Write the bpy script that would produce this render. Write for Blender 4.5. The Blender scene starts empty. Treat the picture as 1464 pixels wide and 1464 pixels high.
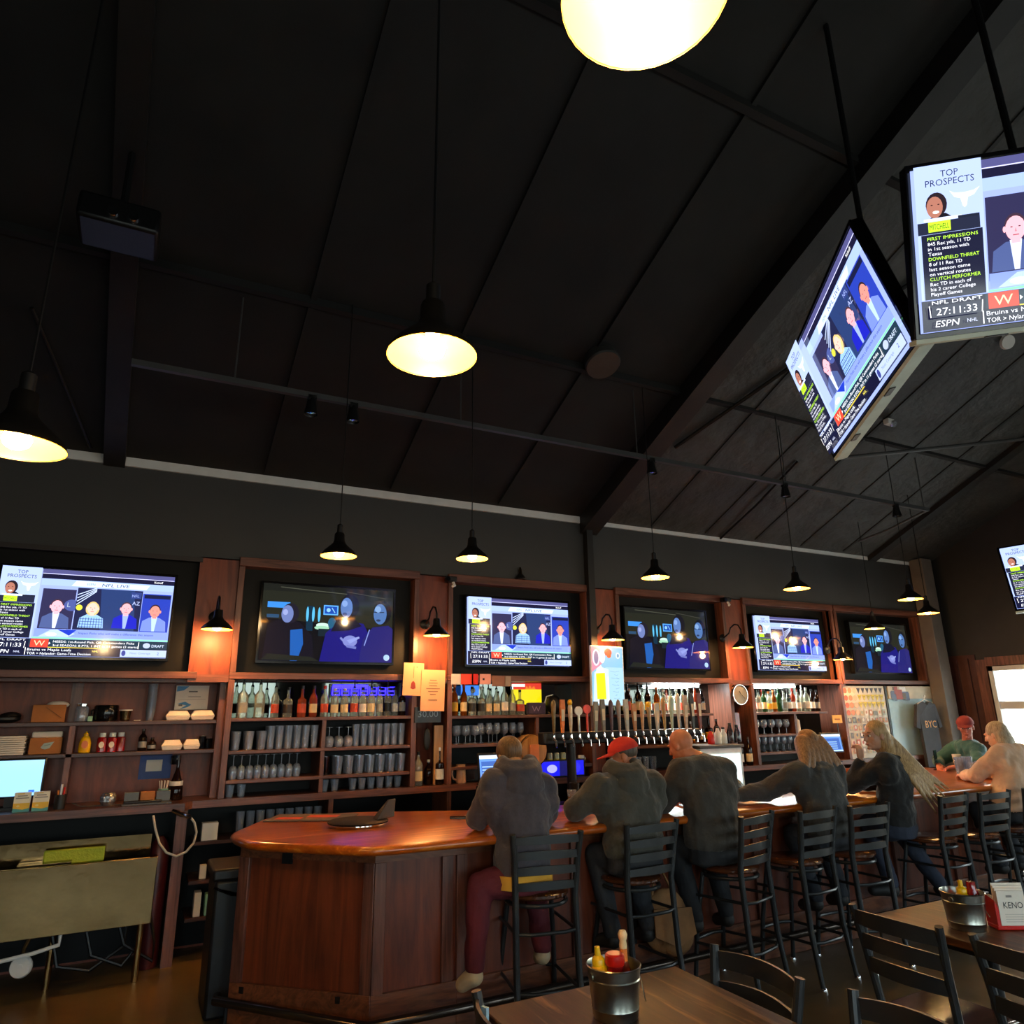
import bpy, bmesh, math, random
import numpy as np
from mathutils import Vector, Matrix
random.seed(7)
scn = bpy.context.scene
COL = scn.collection
PI = math.pi
# ------------------------------------------------------------------ camera
FPX = 998.616; TH = .278122; RO = -.0134784; YA = .478921; CAMH = 1.8
_F = Vector((math.sin(YA)*math.cos(TH), math.cos(YA)*math.cos(TH), math.sin(TH)))
_R = Vector((math.cos(YA), -math.sin(YA), 0)); _U = _R.cross(_F)
_R2 = _R*math.cos(RO)+_U*math.sin(RO); _U2 = _U*math.cos(RO)-_R*math.sin(RO)
cam = bpy.data.objects.new('camera', bpy.data.cameras.new('camera')); COL.objects.link(cam)
cam.matrix_world = Matrix(((_R2.x, _U2.x, -_F.x, 0), (_R2.y, _U2.y, -_F.y, 0), (_R2.z, _U2.z, -_F.z, CAMH), (0, 0, 0, 1)))
cam.data.sensor_width = 36; cam.data.lens = FPX/1464*36; cam.data.clip_start = .05; cam.data.clip_end = 200
scn.camera = cam
SL = .45                      # roof slope
ZW = 3.94                     # height where roof meets the bar wall
def roofz(y): return ZW+SL*(6.5-y)
def at(px, py, Y=None, Z=None, X=None, roof=0, off=0):
    """point of the room seen at a photo pixel, on a plane of known depth / height"""
    d = _F+_R2*((px-732)/FPX)-_U2*((py-732)/FPX)
    if Y is not None: t = Y/d.y
    elif Z is not None: t = (Z-CAMH)/d.z
    elif X is not None: t = X/d.x
    else: t = (ZW+SL*6.5-off-CAMH)/(d.z+SL*d.y)
    return Vector((d.x*t, d.y*t, CAMH+d.z*t))
# ------------------------------------------------------------------ materials
def lin(c):
    if isinstance(c, str) and len(c) == 3: c = c[0]*2+c[1]*2+c[2]*2
    if isinstance(c, str): c = [int(c[i:i+2], 16)/255 for i in (0, 2, 4)]
    return tuple((x/12.92 if x <= .04045 else ((x+.055)/1.055)**2.4) for x in c)
MATS = {}
def newmat(name):
    m = bpy.data.materials.new(name); m.use_nodes = True
    return m, m.node_tree.nodes, m.node_tree.links
def mat(name, col, rough=.5, metal=0, spec=.5, bump=0, bscale=60, var=.12, vscale=8, emit=None, es=1, coat=0, noemis=True, sheen=0, bdist=.01):
    if name in MATS: return MATS[name]
    m, N, K = newmat(name); b = N['Principled BSDF']
    c = lin(col)
    b.inputs['Roughness'].default_value = rough; b.inputs['Metallic'].default_value = metal
    b.inputs['Specular IOR Level'].default_value = spec; b.inputs['Coat Weight'].default_value = coat
    b.inputs['Coat Roughness'].default_value = .08
    if sheen: b.inputs['Sheen Weight'].default_value = sheen
    tc = N.new('ShaderNodeTexCoord')
    nz = N.new('ShaderNodeTexNoise'); nz.inputs['Scale'].default_value = vscale; nz.inputs['Detail'].default_value = 4
    K.new(tc.outputs['Object'], nz.inputs['Vector'])
    rp = N.new('ShaderNodeValToRGB'); rp.color_ramp.elements[0].position = .3; rp.color_ramp.elements[1].position = .7
    rp.color_ramp.elements[0].color = (*[x*(1-var) for x in c], 1); rp.color_ramp.elements[1].color = (*[min(1, x*(1+var)) for x in c], 1)
    K.new(nz.outputs['Fac'], rp.inputs['Fac']); K.new(rp.outputs['Color'], b.inputs['Base Color'])
    if bump:
        n2 = N.new('ShaderNodeTexNoise'); n2.inputs['Scale'].default_value = bscale; n2.inputs['Detail'].default_value = 5
        K.new(tc.outputs['Object'], n2.inputs['Vector'])
        bp = N.new('ShaderNodeBump'); bp.inputs['Strength'].default_value = bump; bp.inputs['Distance'].default_value = bdist
        K.new(n2.outputs['Fac'], bp.inputs['Height']); K.new(bp.outputs['Normal'], b.inputs['Normal'])
    if emit:
        b.inputs['Emission Color'].default_value = (*lin(emit), 1); b.inputs['Emission Strength'].default_value = es
        if noemis: m.cycles.emission_sampling = 'NONE'
    MATS[name] = m; return m
def wood(name, ca, cb, rough=.45, sc=(1, 1, 1), axis='Z', cc=None, coat=0, bump=.15, dist=2.2, spec=.5):
    """stained wood with the grain running along axis"""
    m, N, K = newmat(name); b = N['Principled BSDF']; a, c = lin(ca), lin(cb)
    tc = N.new('ShaderNodeTexCoord'); mp = N.new('ShaderNodeMapping')
    s = {'X': (.6, 9, 9), 'Y': (9, .6, 9), 'Z': (9, 9, .6)}[axis]
    mp.inputs['Scale'].default_value = [s[i]*sc[i] for i in range(3)]
    K.new(tc.outputs['Object'], mp.inputs['Vector'])
    nz = N.new('ShaderNodeTexNoise'); nz.inputs['Scale'].default_value = 1.6; nz.inputs['Detail'].default_value = 9; nz.inputs['Roughness'].default_value = .62; nz.inputs['Distortion'].default_value = dist
    K.new(mp.outputs['Vector'], nz.inputs['Vector'])
    rp = N.new('ShaderNodeValToRGB'); e = rp.color_ramp.elements
    e[0].position = .3; e[0].color = (*a, 1); e[1].position = .7; e[1].color = (*c, 1)
    if cc: x = rp.color_ramp.elements.new(.56); x.color = (*lin(cc), 1)
    K.new(nz.outputs['Fac'], rp.inputs['Fac'])
    n3 = N.new('ShaderNodeTexNoise'); n3.inputs['Scale'].default_value = 1.3; n3.inputs['Detail'].default_value = 3
    K.new(tc.outputs['Object'], n3.inputs['Vector'])
    mx = N.new('ShaderNodeMixRGB'); mx.blend_type = 'MULTIPLY'; mx.inputs['Fac'].default_value = .3
    K.new(rp.outputs['Color'], mx.inputs[1]); K.new(n3.outputs['Fac'], mx.inputs[2]); K.new(mx.outputs['Color'], b.inputs['Base Color'])
    b.inputs['Roughness'].default_value = rough; b.inputs['Coat Weight'].default_value = coat; b.inputs['Coat Roughness'].default_value = .15; b.inputs['Specular IOR Level'].default_value = spec
    bp = N.new('ShaderNodeBump'); bp.inputs['Strength'].default_value = bump; bp.inputs['Distance'].default_value = .004
    K.new(nz.outputs['Fac'], bp.inputs['Height']); K.new(bp.outputs['Normal'], b.inputs['Normal'])
    MATS[name] = m; return m
def glass(name, tint, gl=.25, rough=.04, body=0):
    """thin clear glass: tinted see-through plus a mirror-like sheen"""
    m, N, K = newmat(name); N.remove(N['Principled BSDF']); out = N['Material Output']
    t = N.new('ShaderNodeBsdfTransparent'); t.inputs['Color'].default_value = (*lin(tint), 1)
    g = N.new('ShaderNodeBsdfGlossy'); g.inputs['Roughness'].default_value = rough; g.inputs['Color'].default_value = (.95, .97, 1, 1)
    lw = N.new('ShaderNodeLayerWeight'); lw.inputs['Blend'].default_value = gl
    mx = N.new('ShaderNodeMixShader'); K.new(lw.outputs['Fresnel'], mx.inputs[0]); K.new(t.outputs[0], mx.inputs[1]); K.new(g.outputs[0], mx.inputs[2])
    last = mx
    if body:
        d = N.new('ShaderNodeBsdfDiffuse'); d.inputs['Color'].default_value = (*lin(tint), 1)
        m2 = N.new('ShaderNodeMixShader'); m2.inputs[0].default_value = body; K.new(mx.outputs[0], m2.inputs[1]); K.new(d.outputs[0], m2.inputs[2]); last = m2
    K.new(last.outputs[0], out.inputs['Surface']); MATS[name] = m; return m
def vcol_mat(name, strength, rough=.5, base=(.01, .01, .012)):
    """colours from the mesh: a lit display (strength>0) or flat print"""
    m, N, K = newmat(name); b = N['Principled BSDF']
    a = N.new('ShaderNodeVertexColor'); a.layer_name = 'Col'
    b.inputs['Roughness'].default_value = rough
    if strength:
        b.inputs['Base Color'].default_value = (*base, 1); K.new(a.outputs['Color'], b.inputs['Emission Color']); b.inputs['Emission Strength'].default_value = strength
        m.cycles.emission_sampling = 'NONE'
    else: K.new(a.outputs['Color'], b.inputs['Base Color'])
    MATS[name] = m; return m
# ------------------------------------------------------------------ mesh builder
def fr(d):
    d = Vector(d).normalized(); u = d.cross(Vector((0, 0, 1)))
    if u.length < 1e-3: u = Vector((1, 0, 0))
    u.normalize(); return d, u, d.cross(u)
class MB:
    def __init__(s, T=None): s.v = []; s.f = []; s.c = []; s.m = []; s.T = T; s.col = None; s.mi = 0
    def add(s, vs, fs):
        n = len(s.v)
        for p in vs:
            p = Vector(p); s.v.append(tuple(s.T @ p if s.T else p))
        for f in fs: s.f.append(tuple(i+n for i in f)); s.c.append(s.col); s.m.append(s.mi)
        return s
    def box(s, x0, x1, y0, y1, z0, z1):
        v = [(x, y, z) for z in (z0, z1) for y in (y0, y1) for x in (x0, x1)]
        return s.add(v, [(0, 2, 3, 1), (4, 5, 7, 6), (0, 1, 5, 4), (2, 6, 7, 3), (0, 4, 6, 2), (1, 3, 7, 5)])
    def cbox(s, c, d, rz=0, rx=0):
        M = Matrix.Translation(c) @ Matrix.Rotation(rz, 4, 'Z') @ Matrix.Rotation(rx, 4, 'X')
        o = s.T; s.T = (o @ M) if o else M
        s.box(-d[0]/2, d[0]/2, -d[1]/2, d[1]/2, -d[2]/2, d[2]/2); s.T = o; return s
    def bar(s, a, b, w, h):
        a, b = Vector(a), Vector(b); d, u, n = fr(b-a); v = []
        for p in (a, b):
            for i, j in ((-1, -1), (1, -1), (1, 1), (-1, 1)): v.append(p+u*i*w/2+n*j*h/2)
        return s.add(v, [(3, 2, 1, 0), (4, 5, 6, 7), (0, 1, 5, 4), (1, 2, 6, 5), (2, 3, 7, 6), (3, 0, 4, 7)])
    def prism(s, pts, z0, z1):
        n = len(pts); ar = sum(pts[i][0]*pts[(i+1) % n][1]-pts[(i+1) % n][0]*pts[i][1] for i in range(n))
        if ar < 0: pts = pts[::-1]
        v = [(x, y, z0) for x, y in pts]+[(x, y, z1) for x, y in pts]
        return s.add(v, [tuple(range(n))[::-1], tuple(range(n, 2*n))]+[(i, (i+1) % n, n+(i+1) % n, n+i) for i in range(n)])
    def lathe(s, prof, c=(0, 0, 0), seg=16, axis=None, sx=1, sy=1):
        c = Vector(c)
        if axis: d, u, w = fr(axis)
        else: d, u, w = Vector((0, 0, 1)), Vector((1, 0, 0)), Vector((0, 1, 0))
        v = []; f = []
        for r, z in prof:
            for k in range(seg):
                a = 2*PI*k/seg; v.append(c+d*z+u*(r*math.cos(a)*sx)+w*(r*math.sin(a)*sy))
        fl = axis is not None
        for i in range(len(prof)-1):
            for k in range(seg):
                q = (i*seg+k, i*seg+(k+1) % seg, (i+1)*seg+(k+1) % seg, (i+1)*seg+k); f.append(q[::-1] if fl else q)
        if prof[0][0] > 1e-5: f.append(tuple(range(seg)) if fl else tuple(range(seg))[::-1])
        if prof[-1][0] > 1e-5:
            l = tuple((len(prof)-1)*seg+k for k in range(seg)); f.append(l[::-1] if fl else l)
        return s.add(v, f)
    def open_lathe(s, prof, c=(0, 0, 0), seg=16, axis=None):
        n = len(s.f); s.lathe(prof, c, seg, axis)
        while len(s.f[-1]) == seg and seg > 4: s.f.pop(); s.c.pop(); s.m.pop()
        return s
    def tube(s, pts, r, seg=8):
        pts = [Vector(p) for p in pts]; n = len(pts); rs = r if isinstance(r, (list, tuple)) else [r]*n
        v = []; f = []; u0 = None
        for i, p in enumerate(pts):
            d = (pts[min(i+1, n-1)]-pts[max(i-1, 0)]).normalized()
            if u0 is None: _, u, _w = fr(d)
            else: u = (u0-d*u0.dot(d)).normalized()
            u0 = u; w = d.cross(u)
            for k in range(seg):
                a = 2*PI*k/seg; v.append(p+(u*math.cos(a)+w*math.sin(a))*rs[i])
        for i in range(n-1):
            for k in range(seg): f.append((i*seg+k, i*seg+(k+1) % seg, (i+1)*seg+(k+1) % seg, (i+1)*seg+k))
        f.append(tuple(range(seg))[::-1]); f.append(tuple((n-1)*seg+k for k in range(seg)))
        return s.add(v, f)
    def ell(s, c, r, seg=12, rings=8, R=None):
        v = []; f = []; c = Vector(c)
        if not hasattr(r, '__len__'): r = (r, r, r)
        for i in range(1, rings):
            t = PI*i/rings
            for k in range(seg):
                a = 2*PI*k/seg; p = Vector((r[0]*math.sin(t)*math.cos(a), r[1]*math.sin(t)*math.sin(a), r[2]*math.cos(t)))
                v.append(c+(R @ p if R else p))
        t = Vector((0, 0, r[2])); v += [c+(R @ t if R else t), c-(R @ t if R else t)]; T_, B_ = len(v)-2, len(v)-1
        for i in range(rings-2):
            for k in range(seg): f.append((i*seg+k, (i+1)*seg+k, (i+1)*seg+(k+1) % seg, i*seg+(k+1) % seg))
        for k in range(seg):
            f.append((T_, k, (k+1) % seg)); b = (rings-2)*seg; f.append((B_, b+(k+1) % seg, b+k))
        return s.add(v, f)
    def mesh(s, name, mats, smooth=True, ang=35):
        me = bpy.data.meshes.new(name); me.from_pydata(s.v, [], s.f)
        for m in (mats if isinstance(mats, (list, tuple)) else [mats]): me.materials.append(m)
        if any(s.m): me.polygons.foreach_set('material_index', s.m)
        if any(c is not None for c in s.c):
            ca = me.color_attributes.new('Col', 'FLOAT_COLOR', 'CORNER'); d = []
            for p, c in zip(me.polygons, s.c): d += [*(c or (0, 0, 0)), 1]*p.loop_total
            ca.data.foreach_set('color', d)
        me.update()
        if smooth: me.shade_smooth(); me.set_sharp_from_angle(angle=math.radians(ang))
        return me
    def build(s, name, mats, parent=None, bevel=0, smooth=True, ang=35):
        me = s.mesh(name, mats, smooth, ang)
        return link(name, me, parent, bevel)
def link(name, me, parent=None, bevel=0):
    o = bpy.data.objects.new(name, me); COL.objects.link(o)
    if parent: o.parent = parent
    if bevel:
        b = o.modifiers.new('bevel', 'BEVEL'); b.width = bevel; b.segments = 2; b.limit_method = 'ANGLE'
    return o
def tag(o, label=None, cat=None, group=None, kind=None):
    for k, v in (('label', label), ('category', cat), ('group', group), ('kind', kind)):
        if v: o[k] = v
    return o
def thing(name, label, cat, loc=(0, 0, 0), rz=0, group=None):
    o = bpy.data.objects.new(name, None); COL.objects.link(o); o.empty_display_size = .05
    o.location = loc; o.rotation_euler = (0, 0, rz); return tag(o, label, cat, group)
def dup(root, loc=None, rz=None, label=None, group=None, scale=None):
    def cp(o, par):
        c = o.copy(); COL.objects.link(c); c.parent = par
        for ch in list(o.children): cp(ch, c)
        return c
    c = cp(root, None)
    if loc is not None: c.location = loc
    if rz is not None: c.rotation_euler = (0, 0, rz)
    if scale: c.scale = scale if hasattr(scale, '__len__') else (scale,)*3
    if label: c['label'] = label
    if group: c['group'] = group
    return c
def struct(name, b, m, bevel=0):
    o = b.build(name, m, bevel=bevel); o['kind'] = 'structure'; return o
ORD = ['first', 'second', 'third', 'fourth', 'fifth', 'sixth', 'seventh', 'eighth', 'ninth', 'tenth', 'eleventh', 'twelfth', 'thirteenth', 'fourteenth', 'fifteenth', 'sixteenth', 'seventeenth', 'eighteenth', 'nineteenth', 'twentieth']
# text outlines
_TX = {}
def text_mesh(s):
    if s not in _TX:
        cu = bpy.data.curves.new('t', 'FONT'); cu.body = s; cu.resolution_u = 2; cu.size = 1
        o = bpy.data.objects.new('t', cu); COL.objects.link(o); dg = bpy.context.evaluated_depsgraph_get()
        me = bpy.data.meshes.new_from_object(o.evaluated_get(dg))
        vs = [tuple(v.co) for v in me.vertices]; fs = [tuple(p.vertices) for p in me.polygons]
        bpy.data.objects.remove(o); bpy.data.curves.remove(cu); bpy.data.meshes.remove(me)
        _TX[s] = (vs, fs)
    return _TX[s]
class Pic:
    """flat colour artwork drawn as thin stacked shapes in the XZ plane (y = -layer)"""
    def __init__(s, w, h, W=None, H=None): s.b = MB(); s.k = 0; s.w = w; s.h = h; s.sx = (W or w)/w; s.sz = (H or h)/h; s.dy = .00035
    def P(s, x, y): return ((x-s.w/2)*s.sx, -s.k*s.dy, (y-s.h/2)*s.sz)
    def poly(s, pts, c):
        s.b.col = lin(c); n = len(pts); ar = sum(pts[i][0]*pts[(i+1) % n][1]-pts[(i+1) % n][0]*pts[i][1] for i in range(n))
        if ar < 0: pts = pts[::-1]
        s.b.add([s.P(*p) for p in pts], [tuple(range(n))]); s.k += 1; return s
    def rect(s, x0, y0, x1, y1, c): return s.poly([(x0, y0), (x1, y0), (x1, y1), (x0, y1)], c)
    def ell(s, x, y, rx, ry, c, n=18, a0=0): return s.poly([(x+rx*math.cos(2*PI*k/n+a0), y+ry*math.sin(2*PI*k/n+a0)) for k in range(n)], c)
    def line(s, pts, w, c):
        for a, b in zip(pts, pts[1:]):
            dx, dy = b[0]-a[0], b[1]-a[1]; l = math.hypot(dx, dy) or 1; nx, ny = -dy/l*w/2, dx/l*w/2
            s.poly([(a[0]+nx, a[1]+ny), (a[0]-nx, a[1]-ny), (b[0]-nx, b[1]-ny), (b[0]+nx, b[1]+ny)], c); s.k -= 1
        s.k += 1; return s
    def text(s, t, x, y, h, c, w=None, sl=0):
        vs, fs = text_mesh(t); s.b.col = lin(c)
        if not vs: return s
        mx = max(v[0] for v in vs); mn = min(v[0] for v in vs); k = h/.72; kx = (w/(mx-mn)) if w else k
        s.b.add([s.P(x+(v[0]-mn)*kx+sl*v[1]*k, y+v[1]*k) for v in vs], fs); s.k += 1; return s
# ------------------------------------------------------------------ material palette
M = {}
M['frame'] = wood('stained_frame_wood', '42221a', '8a5644', .38, axis='X')
M['framez'] = wood('stained_post_wood', '42221a', '8a5644', .38, axis='Z')
M['ply'] = wood('red_plywood', '5c2414', '9c4a2a', .45, axis='Z', sc=(.35, .35, .8))
M['panel'] = wood('bar_panel_wood', '4e2010', '8a4020', .42, axis='Z', sc=(.5, .5, .6))
M['panelx'] = wood('bar_rail_wood', '4a2416', '8e5434', .35, axis='X', sc=(1.6, .7, .7), dist=4)
M['bartop'] = wood('amber_bar_top', 'a04008', 'ff9c34', .28, axis='X', sc=(.5, .5, .5), cc='cc6414', coat=.5, bump=.12, dist=3)
M['counter'] = wood('dark_counter_wood', '2c1710', '5c3526', .35, axis='X')
M['table'] = wood('streaked_table_wood', '1c0e08', '946c4a', .42, axis='Y', cc='42261a', coat=0, bump=.2, sc=(1.1, 1.3, 1.1), dist=.9, spec=.35)
M['tableo'] = wood('amber_table_wood', '3c1e0e', '8a5226', .4, axis='Y', cc='5e3618', coat=0, spec=.3, sc=(1, 1, 1))
M['seat'] = wood('brown_seat_wood', '2e1408', '6e3a1c', .2, axis='Y', coat=.5)
M['ceil'] = mat('black_ceiling_paint', '181714', .8, bump=.6, bscale=5, var=.35, vscale=2)
M['foil'] = mat('dark_foil_insulation', '282826', .6, bump=1, bscale=4, var=.3, vscale=1.5)
M['wallg'] = mat('charcoal_wall_paint', '3a3b3b', .7, bump=.05, var=.08, vscale=2)
M['walld'] = mat('black_wall_paint', '2a2b2d', .6, bump=.05, var=.1)
M['strip'] = mat('pale_grey_trim_paint', 'd8dad8', .6, var=.05)
M['beam'] = mat('black_steel_beam', '1a1918', .55, bump=.1, var=.2)
M['iron'] = mat('black_iron', '161616', .42, metal=.3, var=.15)
M['pipe'] = mat('grey_conduit', '444443', .45)
M['floor'] = mat('sealed_brown_concrete', '5c4a2e', .35, bump=.15, bscale=3, var=.4, vscale=1.3)
M['stool'] = mat('black_powder_coat', '27292a', .36, metal=.2, var=.1)
M['black'] = mat('black_plastic', '0c0c0d', .5, var=.05)
M['bezel'] = mat('glossy_black_bezel', '08080a', .15, var=.05)
M['backing'] = mat('matte_black_backing', '060606', .5, spec=.2, var=.1)
M['steel'] = mat('brushed_stainless', '94784e', .2, metal=1, bump=.5, bscale=1.6, bdist=.03, var=.08)
M['chrome'] = mat('polished_chrome', 'e0e0e0', .08, metal=1, var=.02)
M['galv'] = mat('galvanised_bucket', 'a8a89c', .28, metal=1, var=.15, vscale=14, bump=.08, bscale=30)
M['white'] = mat('white_plastic', 'e6e4de', .4, var=.04)
M['paper'] = mat('cream_paper', 'eadfd0', .8, var=.04)
M['foam'] = mat('white_foam', 'f0e6d8', .7, var=.03, bump=.05)
M['card'] = mat('orange_brown_cardboard', 'a8682e', .7, var=.1)
M['mirror'] = mat('bar_mirror', '5c6260', .03, metal=1, var=.01)
M['red'] = mat('red_plastic', 'c0180e', .3, var=.08)
M['dred'] = mat('ketchup_red', '8e0c10', .2, var=.1, coat=.5)
M['yellow'] = mat('mustard_yellow', 'f0b800', .35, var=.04)
M['orange'] = mat('orange_plastic', 'e2782a', .4, var=.08)
M['green'] = mat('pale_green', '8fc0a0', .4)
M['teal'] = mat('teal_print', '4a8f92', .5)
M['blue'] = mat('blue_print', '1d3f86', .5)
M['wax'] = mat('cream_handle', 'd8c8a8', .4, var=.12)
M['wooda'] = wood('pale_handle_wood', '9a6a3a', 'd0a068', .4)
M['glass'] = glass('clear_glass', 'e4ecf6', .5, .1, .2)
M['glassd'] = glass('smoky_glass', '98a0aa', .4)
M['bclear'] = glass('clear_bottle_glass', 'e4e8dc', .34, body=.16)
M['bgreen'] = glass('green_bottle_glass', '3c7a48', .3, body=.3)
M['bamber'] = glass('amber_bottle_glass', 'a85c1c', .3, body=.35)
M['bdark'] = glass('dark_bottle_glass', '2c1810', .35, body=.5)
M['bpink'] = glass('pink_bottle_glass', 'c0583c', .3, body=.35)
M['pane'] = glass('window_pane', 'f4fafa', .08)
M['shade'] = mat('black_enamel_shade', '171513', .3, metal=.3, var=.05)
M['shadein'] = mat('warm_glow_lining', 'e8ac4c', .4, var=.02)  # amber tint puts the bulb's warm glow into the lining
M['bulb'] = mat('warm_bulb', 'fff0c0', .3, emit='ffd98a', es=60)
M['led'] = mat('cool_led_strip', 'ffffff', .3, emit='eefaff', es=14)
M['screen'] = vcol_mat('lit_display_picture', .85, .1)
M['screend'] = vcol_mat('dim_display_picture', .6, .06)
M['print'] = vcol_mat('printed_artwork', 0, .5)
M['signlit'] = vcol_mat('backlit_sign_art', .55, .3)
M['reflglow'] = mat('blue_reflection_glow', '2020ff', .3, emit='3428ff', es=1.6)
M['leather'] = mat('tan_bag_canvas', '8a6038', .8, bump=.4, bscale=14, var=.25)
_b = M['steel'].node_tree.nodes['Principled BSDF']; _b.inputs['Anisotropic'].default_value = .8
# ------------------------------------------------------------------ lamps
def warm_light(name, loc, e, rad=.035, col=(1, .66, .32), parent=None):
    l = bpy.data.lights.new(name, 'POINT'); l.energy = e; l.color = col; l.shadow_soft_size = rad
    o = bpy.data.objects.new(name, l); COL.objects.link(o); o.location = loc
    if parent: o.parent = parent
    return o
# ------------------------------------------------------------------ the room
XL, XR, YB, YF = -3.0, 10.62, -3.4, 6.9
struct('floor', MB().box(XL-.1, XR+.1, YB-.1, YF+.1, -.1, 0), M['floor'])
b = MB(); zt = roofz(YB)
b.add([(XL-.2, 6.6, roofz(6.6)), (XR+.2, 6.6, roofz(6.6)), (XR+.2, YB-.2, roofz(YB-.2)), (XL-.2, YB-.2, roofz(YB-.2)),
       (XL-.2, 6.6, roofz(6.6)+.15), (XR+.2, 6.6, roofz(6.6)+.15), (XR+.2, YB-.2, roofz(YB-.2)+.15), (XL-.2, YB-.2, roofz(YB-.2)+.15)],
      [(0, 1, 2, 3), (7, 6, 5, 4), (0, 4, 5, 1), (2, 6, 7, 3), (1, 5, 6, 2), (3, 7, 4, 0)])
struct('ceiling', b, M['ceil'])
b = MB(); y0_, y1_ = 6.58, YB; v = [(x, y, roofz(y)-o_) for o_ in (.03, .012) for x, y in ((4.48, y0_), (XR, y0_), (XR, y1_), (4.48, y1_))]
b.add(v, [(0, 1, 2, 3), (7, 6, 5, 4), (0, 4, 5, 1), (2, 6, 7, 3), (1, 5, 6, 2), (3, 7, 4, 0)]); struct('ceiling_lining', b, mat('daylit_grey_lining', '3e3e3b', .6, bump=1, bscale=3, var=.3, vscale=1.2, bdist=.06))  # wrinkled roof lining; its paler grey also stands in for daylight
# bar wall: upper part stands proud of the shelf recess
struct('wall_back', MB().box(XL, XR, YF, YF+.15, 0, 3.3), M['ply'])
struct('wall_back_upper', MB().box(XL, XR, 6.52, YF+.15, 3.12, 3.86), M['wallg'])
struct('wall_back_gap', MB().box(XL, XR, 6.63, 6.8, 3.8, 4.15), M['walld'])
struct('trim_1', MB().box(XL, 4.25, 6.50, 6.62, 3.862, 3.94), M['strip'])
struct('trim_2', MB().box(4.50, 10.28, 6.50, 6.62, 3.862, 3.94), M['strip'])
struct('wall_left', MB().box(XL-.15, XL, YB, YF, 0, 9), M['walld'])
# right wall with its windows, gable above
def wall_x(name, X0, X1, y0, y1, z1, wins, m):
    b = MB(); ys = sorted(wins); cur = y0
    for (a, c, zb, zt) in ys:
        b.box(X0, X1, cur, a, 0, z1); b.box(X0, X1, a, c, 0, zb); b.box(X0, X1, a, c, zt, z1); cur = c
    b.box(X0, X1, cur, y1, 0, z1); return struct(name, b, m)
WINR = [(4.18, 5.88, .95, 2.32), (1.6, 3.3, .95, 2.32), (-1.2, .6, .95, 2.32)]
wall_x('wall_right', XR, XR+.2, YB, YF, 9, WINR, M['walld'])
b = MB()
for x in [(-1.6, -.2), (.6, 2.4), (3.2, 5.0), (5.8, 7.6), (8.2, 9.9)]: pass
WB = [(-2.2, -.2), (.8, 2.8), (3.8, 5.8), (6.8, 8.8)]
b = MB(); cur = XL
for a, c in WB:
    b.box(cur, a, YB-.2, YB, 0, 9); b.box(a, c, YB-.2, YB, 0, 1.0); b.box(a, c, YB-.2, YB, 2.7, 9); cur = c
b.box(cur, XR, YB-.2, YB, 0, 9); struct('wall_front', b, M['walld'])
def window(n, T, w, z0, z1):
    """sash window, local x across, local y outward"""
    h = (z0+z1)/2+.16; b = MB(T); f = .06
    b.box(-w/2, -w/2+f, -.05, .1, z0, z1); b.box(w/2-f, w/2, -.05, .1, z0, z1); b.box(-w/2, w/2, -.05, .1, z0, z0+f); b.box(-w/2, w/2, -.05, .1, z1-f, z1)
    b.box(-w/2+f, w/2-f, -.03, .08, h-.05, h+.05)
    o = struct('window_%d' % n, b, M['strip'])
    MB(T).box(-w/2+f, w/2-f, .02, .03, z0+f, z1-f).build('pane', M['pane'], o)
    g = MB(T); g.box(-.012, .012, .0, .05, z0+f, h-.05); g.box(-.012, .012, .0, .05, h+.05, z1-f); g.build('muntin', M['strip'], o)
    l = bpy.data.lights.new('window_portal', 'AREA'); l.shape = 'RECTANGLE'; l.size = w; l.size_y = z1-z0; l.cycles.is_portal = True
    lo = bpy.data.objects.new('window_portal', l); COL.objects.link(lo)
    lo.matrix_world = T @ Matrix.Translation((0, .22, (z0+z1)/2)) @ Matrix.Rotation(-PI/2, 4, 'X')
i = 1
for a, c, zb, zt in WINR:
    window(i, Matrix.Translation((XR, (a+c)/2, 0)) @ Matrix.Rotation(-PI/2, 4, 'Z'), c-a, zb, zt); i += 1
for a, c in WB:
    window(i, Matrix.Translation(((a+c)/2, YB, 0)) @ Matrix.Rotation(PI, 4, 'Z'), c-a, 1.0, 2.7); i += 1
# dark wooden casing and wainscot strips on the right wall
b = MB(); b.box(XR-.05, XR, 5.9, 6.04, .9, 2.42); b.box(XR-.05, XR, 4.0, 5.9, 2.33, 2.45); b.box(XR-.06, XR, 4.0, 5.95, .86, .94)
struct('trim_3', b, M['framez'])
b = MB(); b.box(XR-.02, XR, 6.05, 6.9, 0, 2.5)
for y in (6.14, 6.3): b.box(XR-.05, XR-.02, y, y+.05, .1, 2.45)
struct('trim_4', b, mat('dark_red_panelling', '4a2a26', .4, var=.15))
struct('trim_5', MB().box(10.16, 10.4, 6.3, 6.50, 0, 3.93), mat('taupe_corner_post', '6e6660', .5, var=.1), .008)
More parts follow.
